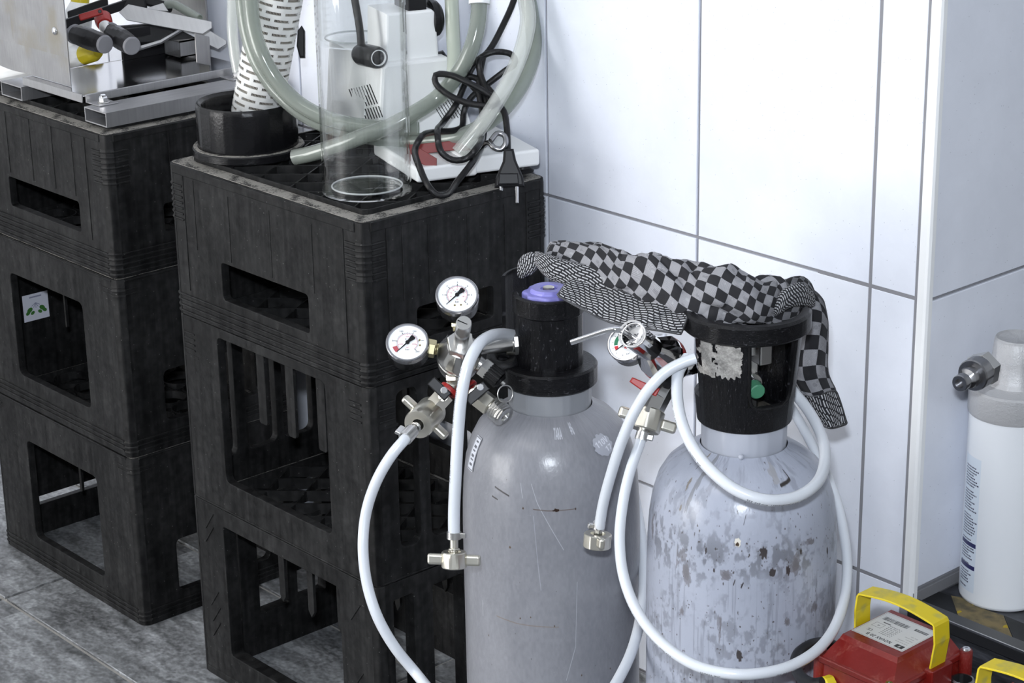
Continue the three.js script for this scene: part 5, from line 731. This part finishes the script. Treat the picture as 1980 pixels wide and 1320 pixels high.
  for (const [a, b, y] of [[0.139, 0.1505, 0.36], [0.04, 0.05, 0.357]]) mesh(t, 'handle_socket', L(boxUV(box(a, b, 0.318, y, 0.127, 0.16, 0.0015))), redPlastic);
  mesh(t, 'switch_frame', [L(boxUV(box(0.1, 0.134, 0.3, 0.345, 0.208, 0.2135, 0.002)))], redPlastic);
  mesh(t, 'switch', [L(box(0.106, 0.128, 0.31, 0.33, 0.2125, 0.2165, 0.001))], M.white);
  mesh(t, 'cable_gland', [L(turned([0.062, 0.33, 0.208], [0.054, 0.328, 0.228], [[0, 0], [0.0105, 0], [0.0105, 0.4], [0.0085, 0.5], [0.0075, 1], [0, 1]], 10, 0.2))], M.yellow);
  const oc = []; for (let i = 0; i <= 24; i++) oc.push([0.0125 + 0.0007 * Math.sin(i / 24 * 5 * 6.283), 0.1 + 0.88 * i / 24]);
  mesh(t, 'outlet', L(turned([0.155, 0.30, 0.115], [0.155, 0.338, 0.115], [[0, 0], [0.012, 0.02], ...oc, [0.0115, 1], [0.0098, 1], [0.0094, 0.3], [0, 0.3]], 36, 0.9)), M.darkSteel);
  mesh(t, 'motor', [L(turned([0.135, 0.3, 0.115], [0.185, 0.3, 0.115], [[0, 0], [0.022, 0], [0.024, 0.2], [0.024, 0.9], [0.02, 1], [0, 1]], 32))], M.darkSteel);
  return t;
}
pump('red drain pump with a yellow strap handle and printed rating plate, beside the right cylinder', 0, 0, 0);
pump('second red drain pump cut off at the bottom right corner, yellow strap handle', 0.1683, 0.0353, 0.0);
{
  const t = thing('power_cable', 'black cable curling out of the red pump beside the right cylinder', 'cable', [0.1406,0.44,0.3559]);
  part(t, 'cord', tube([[0.1007,0.4074,0.2583], [0.1027,0.4166,0.2751], [0.1087,0.4262,0.3033], [0.115,0.4279,0.3273], [0.1309,0.4292,0.3487], [0.1581,0.435,0.3708], [0.181,0.4425,0.381], [0.1883,0.4457,0.379]], 0.0058, 70, 12), M.blackSoft);
}
{ const t = thing('storage_box', 'dark grey plastic box that the red pumps stand on', 'box', [0.245, 0, 0.26]); mesh(t, 'body', box(-0.12, 0.3, 0.0, 0.33, -0.075, 0.2, 0.008), std([0.05, 0.055, 0.065], 0.5)); mesh(t, 'lid', box(-0.125, 0.305, 0.328, 0.341, -0.08, 0.205, 0.004), std([0.05, 0.055, 0.065], 0.5)); }
{
  const c = [0.0515, 0.325, -0.094], t = thing('water_filter', 'white filter cartridge with grey metal head on the raised step', 'filter', c), R = 0.0468;
  const print = canvasTex(2048, 1024, (x, w, h) => {
    x.fillStyle = '#eef1f5'; x.fillRect(0, 0, w, h); const X = (d) => d / 360 * w; x.fillStyle = '#dfe8f2'; x.fillRect(X(318), h * 0.42, X(37), h * 0.53); x.fillStyle = '#2b2d44';
    for (let l = 0; l < 46; l++) { if (l % 9 === 8 || (l > 27 && l < 30) || (l > 36 && l < 39)) continue; const y = 470 + l * 10.8; const n = 0.55 + 0.45 * hash(l, 2, 31); for (let q = 0, px = X(322); px < X(322) + X(30) * n; q++) { const ww = 4 + hash(l, q, 3) * 14; x.fillRect(px, y, ww, 5); px += ww + 4; } }
    x.fillStyle = '#23245a'; x.fillRect(X(320), 772, X(34), 17); x.fillRect(X(320), 864, X(34), 17);
  });
  mesh(t, 'canister', [plain(lathe([[0, 0], [R - 0.004, 0], [R - 0.001, 0.0012], [R, 0.005], [R, 0.23], [R - 0.001, 0.235]], 96))].map((g) => { const uv = g.attributes.uv, p = g.attributes.position; for (let i = 0; i < p.count; i++) uv.setXY(i, uv.getX(i), p.getY(i) / 0.3); return g; }), std([1, 1, 1], 0.32, { map: print }));
  const mt = std([0.52, 0.52, 0.53], 0.5, { metalness: 0.25, bumpMap: grainBump, bumpScale: 0.0005 });
  mesh(t, 'head', [fin(lathe([[0, 0.219], [R + 0.001, 0.22], [R + 0.002, 0.223], [R + 0.002, 0.248], [R + 0.0005, 0.2505], [0.036, 0.252], [0.031, 0.254], [0.0285, 0.259], [0.0265, 0.28], [0.0245, 0.303], [0.023, 0.306], [0.0215, 0.3052], [0.02, 0.3045], [0, 0.3045]], 64), 0.5), box(0.02, 0.062, 0.223, 0.244, -0.012, 0.03, 0.004)], mt);
  const b = V([0.0798,0.6274,0.0039]), e = V([0.0863,0.6257,0.0535]), k = (s) => b.clone().lerp(e, s).sub(V(c));
  const con = mesh(t, 'connector', [turned(k(0.18), k(0.5), [[0, 0], [0.0158, 0], [0.017, 0.08], [0.017, 0.9], [0.016, 1], [0, 1]], 36), turned(k(0.5), k(0.84), [[0, 0], [0.0105, 0], [0.0115, 0.3], [0.0105, 0.6], [0.0065, 0.8], [0.0062, 1], [0, 1]], 32), turned(k(0.8), k(1.02), [[0, 0], [0.0075, 0], [0.0088, 0.2], [0.0088, 0.9], [0.0082, 1], [0.005, 1], [0.0048, 0.5], [0, 0.5]], 32)], M.darkSteel);
  mesh(con, 'hex_nut', hexRod(k(-0.08), k(0.2), 0.0185), M.steel);
}
{ // step edge: metal nosing and a worn hazard tape
  const t = thing('step_nosing', 'black metal nosing along the front edge of the raised step', 'edge strip', [0.3, 0.325, 0.004]);
  part(t, 'profile', [box(0.0, 3.0, 0.314, 0.3275, -0.0008, 0.0075, 0.0012)], std([0.02, 0.02, 0.022], 0.4)); part(t, 'top_strip', box(0.0, 3.0, 0.3265, 0.3292, -0.012, 0.0068, 0.0008), std([0.1, 0.1, 0.1], 0.45, { metalness: 0.5 }));
  part(t, 'wear_line', box(0.0, 3.0, 0.3268, 0.3295, 0.0058, 0.0074, 0.0005), M.steel);
  const tape = thing('hazard_tape', 'worn black and ochre hazard tape stuck behind the step edge', 'tape', [0.1, 0.3255, -0.04]);
  const worn = tex(512, 512, (u, v) => { const a = fbm(u * 14, v * 14, 14, 451, 5), b = fbm(u * 5, v * 5, 5, 457, 4), k = smooth(0.3, 0.7, a * 0.6 + b * 0.4), y = smooth(0.7, 0.76, fbm(u * 16 + 4, v * 10, 160, 461, 3)); return [lerp(lerp(78, 124, k), 176, y), lerp(lerp(72, 108, k), 150, y), lerp(lerp(54, 72, k), 20, y)]; }, true, [8, 8]);
  const stripe = (pts, m, n) => { const g = extrude(shape(pts.map((p) => [p[0], -p[2]])), 0.0009, 0.0002).rotateX(-Math.PI / 2).translate(0, 0.3252, 0); part(tape, n, boxUV(g), m); };
  const bm = std([0.028, 0.028, 0.03], 0.55, { map: slate });
  stripe([[-0.0043,0.3255,-0.0125], [-0.0012,0.3255,-0.0476], [0.0164,0.3255,-0.049], [0.0615,0.3255,-0.005]], bm, 'black_stripe');
  stripe([[0.0168,0.3255,-0.0494], [0.0267,0.3255,-0.0541], [0.0656,0.3255,-0.0488], [0.0855,0.3255,-0.0516], [0.1353,0.3255,-0.004], [0.0906,0.3255,-0.0037], [0.081,0.3255,-0.0112], [0.0771,0.3255,-0.0054], [0.063,0.3255,-0.0048]], std([1, 1, 1], 0.7, { map: worn }), 'ochre_stripe');
  stripe([[0.0859,0.3255,-0.052], [0.1527,0.3255,-0.0514], [0.2078,0.3255,-0.0084], [0.136,0.3255,-0.0048]], bm, 'black_stripe');
}

// ---------------------------------------------------------------- chequered towel thrown over both collars
const checkTex = canvasTex(512, 512, (x, w, h) => noisePaint(x, w, h, (u, v) => {
  const light = (Math.floor(u * 4) + Math.floor(v * 4)) % 2 === 0, n = hash(Math.floor(u * 512), Math.floor(v * 512), 501), k = fbm(u * 8, v * 8, 8, 503, 3);
  if (!light) { const c = 26 + 20 * n * k; return [c, c, c + 4]; }
  const tw = ((u * 64 + v * 64) % 1) < 0.45 + 0.25 * (k - 0.5) ? 0 : 1; const c = tw ? 190 + 26 * n : 62 + 24 * n; return [c, c, c + 5];
}));
const dashTex = canvasTex(512, 512, (x, w, h) => noisePaint(x, w, h, (u, v) => {
  const row = v * 14 + 0.5 * Math.sin(u * 6.283 * 2) * 0.6, r = Math.floor(row), f = row - r, d = ((u * 7 + r * 0.37) % 1 + 1) % 1, n = hash(Math.floor(u * 512), Math.floor(v * 512), 511);
  const on = f > 0.3 && f < 0.72 && d < 0.8 && n > 0.12; const c = on ? 190 + 40 * n : 24 + 18 * n; return [c, c, c + 4];
}));
for (const t of [checkTex, dashTex]) { t.wrapS = t.wrapT = THREE.RepeatWrapping; }
checkTex.repeat.set(1 / 0.054, 1 / 0.054); dashTex.repeat.set(1 / 0.05, 1 / 0.05);
const MCheck = std([1, 1, 1], 0.95, { map: checkTex, bumpMap: checkTex, bumpScale: 0.0003, sheen: 0.2, sheenRoughness: 0.6 }), MDash = std([1, 1, 1], 0.95, { map: dashTex, bumpMap: dashTex, bumpScale: 0.0004 });
function surf(fn, nu, nv, closeV = false) {       // grid of points, normals smoothed, uv from fn
  const P = [], T = [], I = [];
  for (let i = 0; i <= nu; i++) for (let j = 0; j <= nv; j++) { const [p, a, b] = fn(i / nu, j / nv); P.push(p.x, p.y, p.z); T.push(a, b); }
  for (let i = 0; i < nu; i++) for (let j = 0; j < nv; j++) { const a = i * (nv + 1) + j, b = a + nv + 1; I.push(a, b, a + 1, b, b + 1, a + 1); }
  const g = new THREE.BufferGeometry(); g.setAttribute('position', new THREE.Float32BufferAttribute(P, 3)); g.setAttribute('uv', new THREE.Float32BufferAttribute(T, 2)); g.setIndex(I); g.computeVertexNormals();
  if (closeV) { const n = g.attributes.normal; for (let i = 0; i <= nu; i++) { const a = i * (nv + 1), b = a + nv, v = new THREE.Vector3(n.getX(a) + n.getX(b), n.getY(a) + n.getY(b), n.getZ(a) + n.getZ(b)).normalize(); n.setXYZ(a, v.x, v.y, v.z); n.setXYZ(b, v.x, v.y, v.z); } }
  return g;
}
function sheet(fn, nu, nv, th) {                  // a cloth with thickness: two faces and a rim
  const g = surf(fn, nu, nv), p = g.attributes.position, n = g.attributes.normal, back = g.clone();
  for (let i = 0; i < p.count; i++) { const X = n.getX(i) * th / 2, Y = n.getY(i) * th / 2, Z = n.getZ(i) * th / 2; back.attributes.position.setXYZ(i, p.getX(i) - X, p.getY(i) - Y, p.getZ(i) - Z); back.attributes.normal.setXYZ(i, -n.getX(i), -n.getY(i), -n.getZ(i)); p.setXYZ(i, p.getX(i) + X, p.getY(i) + Y, p.getZ(i) + Z); }
  const ix = back.index.array; for (let i = 0; i < ix.length; i += 3) { const t = ix[i]; ix[i] = ix[i + 1]; ix[i + 1] = t; }
  const edge = []; for (let i = 0; i <= nu; i++) edge.push(i * (nv + 1)); for (let j = 1; j <= nv; j++) edge.push(nu * (nv + 1) + j); for (let i = nu - 1; i >= 0; i--) edge.push(i * (nv + 1) + nv); for (let j = nv - 1; j >= 0; j--) edge.push(j);
  const hem = tube(edge.filter((_, i) => i % 3 === 0).map((k) => [p.getX(k) - n.getX(k) * th / 2, p.getY(k) - n.getY(k) * th / 2, p.getZ(k) - n.getZ(k) * th / 2]), th * 0.62, 160, 6);
  return [g, back, hem];
}
function patch(rows) {                            // smooth surface through rows of control points
  const cs = rows.map((r) => curve(r)); return (u, v) => { const q = new THREE.CatmullRomCurve3(cs.map((c) => c.getPoint(u))); return q.getPoint(v); };
}
{
  const t = thing('towel', 'crumpled black and grey chequered towel draped over both cylinder collars', 'towel', [-0.0887,0.7407,0.2938]);
  const mid = curve([[-0.2416,0.7424,0.3295], [-0.2179,0.749,0.3232], [-0.1801,0.7516,0.3192], [-0.1354,0.7466,0.3194], [-0.0923,0.7457,0.3192], [-0.053,0.7492,0.3129], [-0.0139,0.7519,0.3073], [0.0098,0.7502,0.2894], [0.0178,0.7478,0.2577], [0.0134,0.7407,0.2184], [0.0087,0.7277,0.1906]]);
  const rv = [34, 38, 44, 54, 62, 62, 54, 46, 42, 30, 20], rad = (u) => { const s = u * (rv.length - 1), i = Math.min(rv.length - 2, Math.floor(s)); return lerp(rv[i], rv[i + 1], s - i) / 4111 * 2.08; };
  const L = mid.getLength(), ridge = (x) => 1 - 2 * Math.abs(x - Math.floor(x) - 0.5);
  const fold = (u, th) => { const w = fbm(u * 7 + 1.3, th * 0.6 + 2, 97, 521, 3); return 0.34 * (Math.pow(ridge(th * 0.32 + u * 2.6 + 1.1 * w), 0.6) - 0.6) + 0.26 * (Math.pow(ridge(th * 0.55 - u * 4.6 + 1.6 * w + 0.3), 0.6) - 0.6) + 0.36 * (fbm(u * 13, th * 1.3 + 5, 97, 527, 3) - 0.5) + 0.12 * Math.sin(u * 21 + th * 1.5); };
  part(t, 'cloth', surf((u, v) => {
    const th = v * Math.PI * 2 + Math.PI, c = mid.getPoint(u), e = smooth(0, 0.05, u) * smooth(1, 0.94, u), r = rad(u) * (0.25 + 0.75 * Math.sqrt(e));
    const tt = Math.sin(th) > -9 ? th - Math.PI : th, k = 1 + fold(u, tt) - (Math.abs(tt - 3.1) > 9 ? 0 : 0);
    const blend = smooth(0, 0.07, v) * smooth(1, 0.93, v), kk = lerp(1, k, blend);
    const p = c.clone().addScaledVector(UX, r * Math.sin(th) * kk).addScaledVector(BX, r * 0.72 * Math.cos(th) * kk).addScaledVector(RX, 0.008 * (fbm(u * 9, v * 5, 97, 533, 2) - 0.5));
    const a = u * L * 1.25, b = (v - 0.5) * 2 * Math.PI * 0.026 * 1.3; const q = 0.42; return [p, a * Math.cos(q) - b * Math.sin(q), a * Math.sin(q) + b * Math.cos(q)];
  }, 170, 110, true), MCheck);
  // second fold rolled behind and above, seen between the ridges
  const roll = (pts, r0, mat, name, sx = 1, q = 0.2) => { const c = curve(pts), l = c.getLength(); return part(t, name, surf((u, v) => { const th = v * 6.2832 + Math.PI, e = Math.pow(Math.sin(Math.PI * clamp(u * 0.94 + 0.03)), 0.35), r = r0 * e * (1 + 0.22 * (fbm(u * 6 + 3, Math.min(v, 1 - v) * 6, 97, 541, 3) - 0.5) * 2); const p = c.getPoint(u).addScaledVector(UX, r * Math.sin(th)).addScaledVector(BX, r * sx * Math.cos(th)); const a = u * l, b = v * r0 * 6.28; return [p, a * Math.cos(q) - b * Math.sin(q), a * Math.sin(q) + b * Math.cos(q)]; }, 60, 40, true), mat); };
  roll([[-0.244,0.7434,0.3317], [-0.2581,0.7376,0.3347], [-0.2703,0.7297,0.3368]], 0.0125, MDash, 'rolled_corner', 0.9, 1.2);
  roll([[-0.2365,0.752,0.3427], [-0.2146,0.7478,0.3442], [-0.1849,0.7445,0.3364], [-0.1537,0.7413,0.3268], [-0.1268,0.7408,0.3207]], 0.0135, MDash, 'border_fold', 0.7, 0.3);
  roll([[-0.1048,0.7546,0.2884], [-0.075,0.7555,0.2863], [-0.0425,0.7501,0.2765], [-0.0141,0.7464,0.2704]], 0.0145, MDash, 'border_fold', 0.9, 0.4);
  roll([[-0.199,0.7516,0.3085], [-0.188,0.7578,0.3007], [-0.1616,0.7547,0.3046], [-0.1309,0.7488,0.3131], [-0.1023,0.7372,0.3271]], 0.0125, MCheck, 'cloth_fold', 0.9, 0.6);
  roll([[-0.1327,0.7545,0.304], [-0.1132,0.7611,0.2945], [-0.0875,0.7582,0.299], [-0.0583,0.7508,0.3181]], 0.0135, MCheck, 'cloth_fold', 0.9, 0.2);
  roll([[-0.0118,0.7529,0.2804], [0.0051,0.7588,0.2661], [0.0204,0.7577,0.2573], [0.0294,0.7482,0.2523]], 0.0125, MCheck, 'cloth_fold', 0.9, 0.9);
  roll([[0.0265,0.7424,0.2747], [0.0307,0.7515,0.2651], [0.0299,0.7521,0.2417], [0.0197,0.7351,0.2062]], 0.0115, MDash, 'border_fold', 0.9, 0.9);
  // the border hanging forward between the collars
  const bf = patch([[[-0.1843,0.7421,0.337], [-0.1479,0.7404,0.3288], [-0.1007,0.7388,0.3323], [-0.0626,0.7415,0.3279], [-0.0353,0.7426,0.3205]], [[-0.18,0.7376,0.3538], [-0.1414,0.7332,0.3494], [-0.0943,0.7319,0.3529], [-0.0561,0.7338,0.3487], [-0.0267,0.7368,0.3379]], [[-0.1783,0.7304,0.3654], [-0.1413,0.7245,0.3651], [-0.1051,0.72,0.3634], [-0.0629,0.7242,0.3616], [-0.0271,0.7229,0.3458]]]);
  part(t, 'hanging_border', sheet((u, v) => { const p = bf(u, v).addScaledVector(BX, 0.0035 * Math.sin(u * 19 + v * 2.2) + 0.006 * (fbm(u * 6, v * 3, 97, 551, 3) - 0.5)); return [p, u * 0.14, v * 0.045]; }, 90, 36, 0.0022), MDash);
  // the end hanging down at the right
  const hg = patch([[[0.0112,0.7514,0.2391], [0.0129,0.7499,0.222], [0.0134,0.7421,0.2016], [0.0128,0.7276,0.1861]], [[-0.0083,0.7162,0.2], [0.0076,0.7218,0.2031], [0.0125,0.7181,0.1915], [0.0055,0.7001,0.169]], [[-0.0294,0.6762,0.1812], [-0.0063,0.6844,0.1908], [0.0061,0.6859,0.184], [-0.0006,0.6709,0.1595]], [[-0.0321,0.6414,0.1789], [-0.0075,0.6465,0.1884], [0.0077,0.6518,0.1844], [0.0004,0.6408,0.1585]], [[-0.0156,0.6149,0.1745], [0.0047,0.62,0.1808], [0.0146,0.6245,0.1752], [0.0114,0.6209,0.1567]], [[0.0061,0.5897,0.1715], [0.0178,0.5913,0.1733], [0.0265,0.594,0.1701], [0.0243,0.5931,0.157]]]);
  const wob = (u, v) => 0.004 * Math.sin(u * 9 + v * 5) + 0.007 * (fbm(u * 4, v * 5, 97, 557, 3) - 0.5);
  part(t, 'hanging_end', sheet((u, v) => [hg(u, v * 0.77).addScaledVector(BX, wob(u, v * 0.77)), u * 0.052 + 0.01 * v, v * 0.112], 40, 70, 0.0026), MCheck);
  part(t, 'hanging_end_border', sheet((u, v) => [hg(u, 0.77 + v * 0.23).addScaledVector(BX, wob(u, 0.77 + v * 0.23)), v * 0.03 + 0.3 * u * 0.05, u * 0.055], 40, 26, 0.0026), MDash);
}

renderer.render(scene, camera);
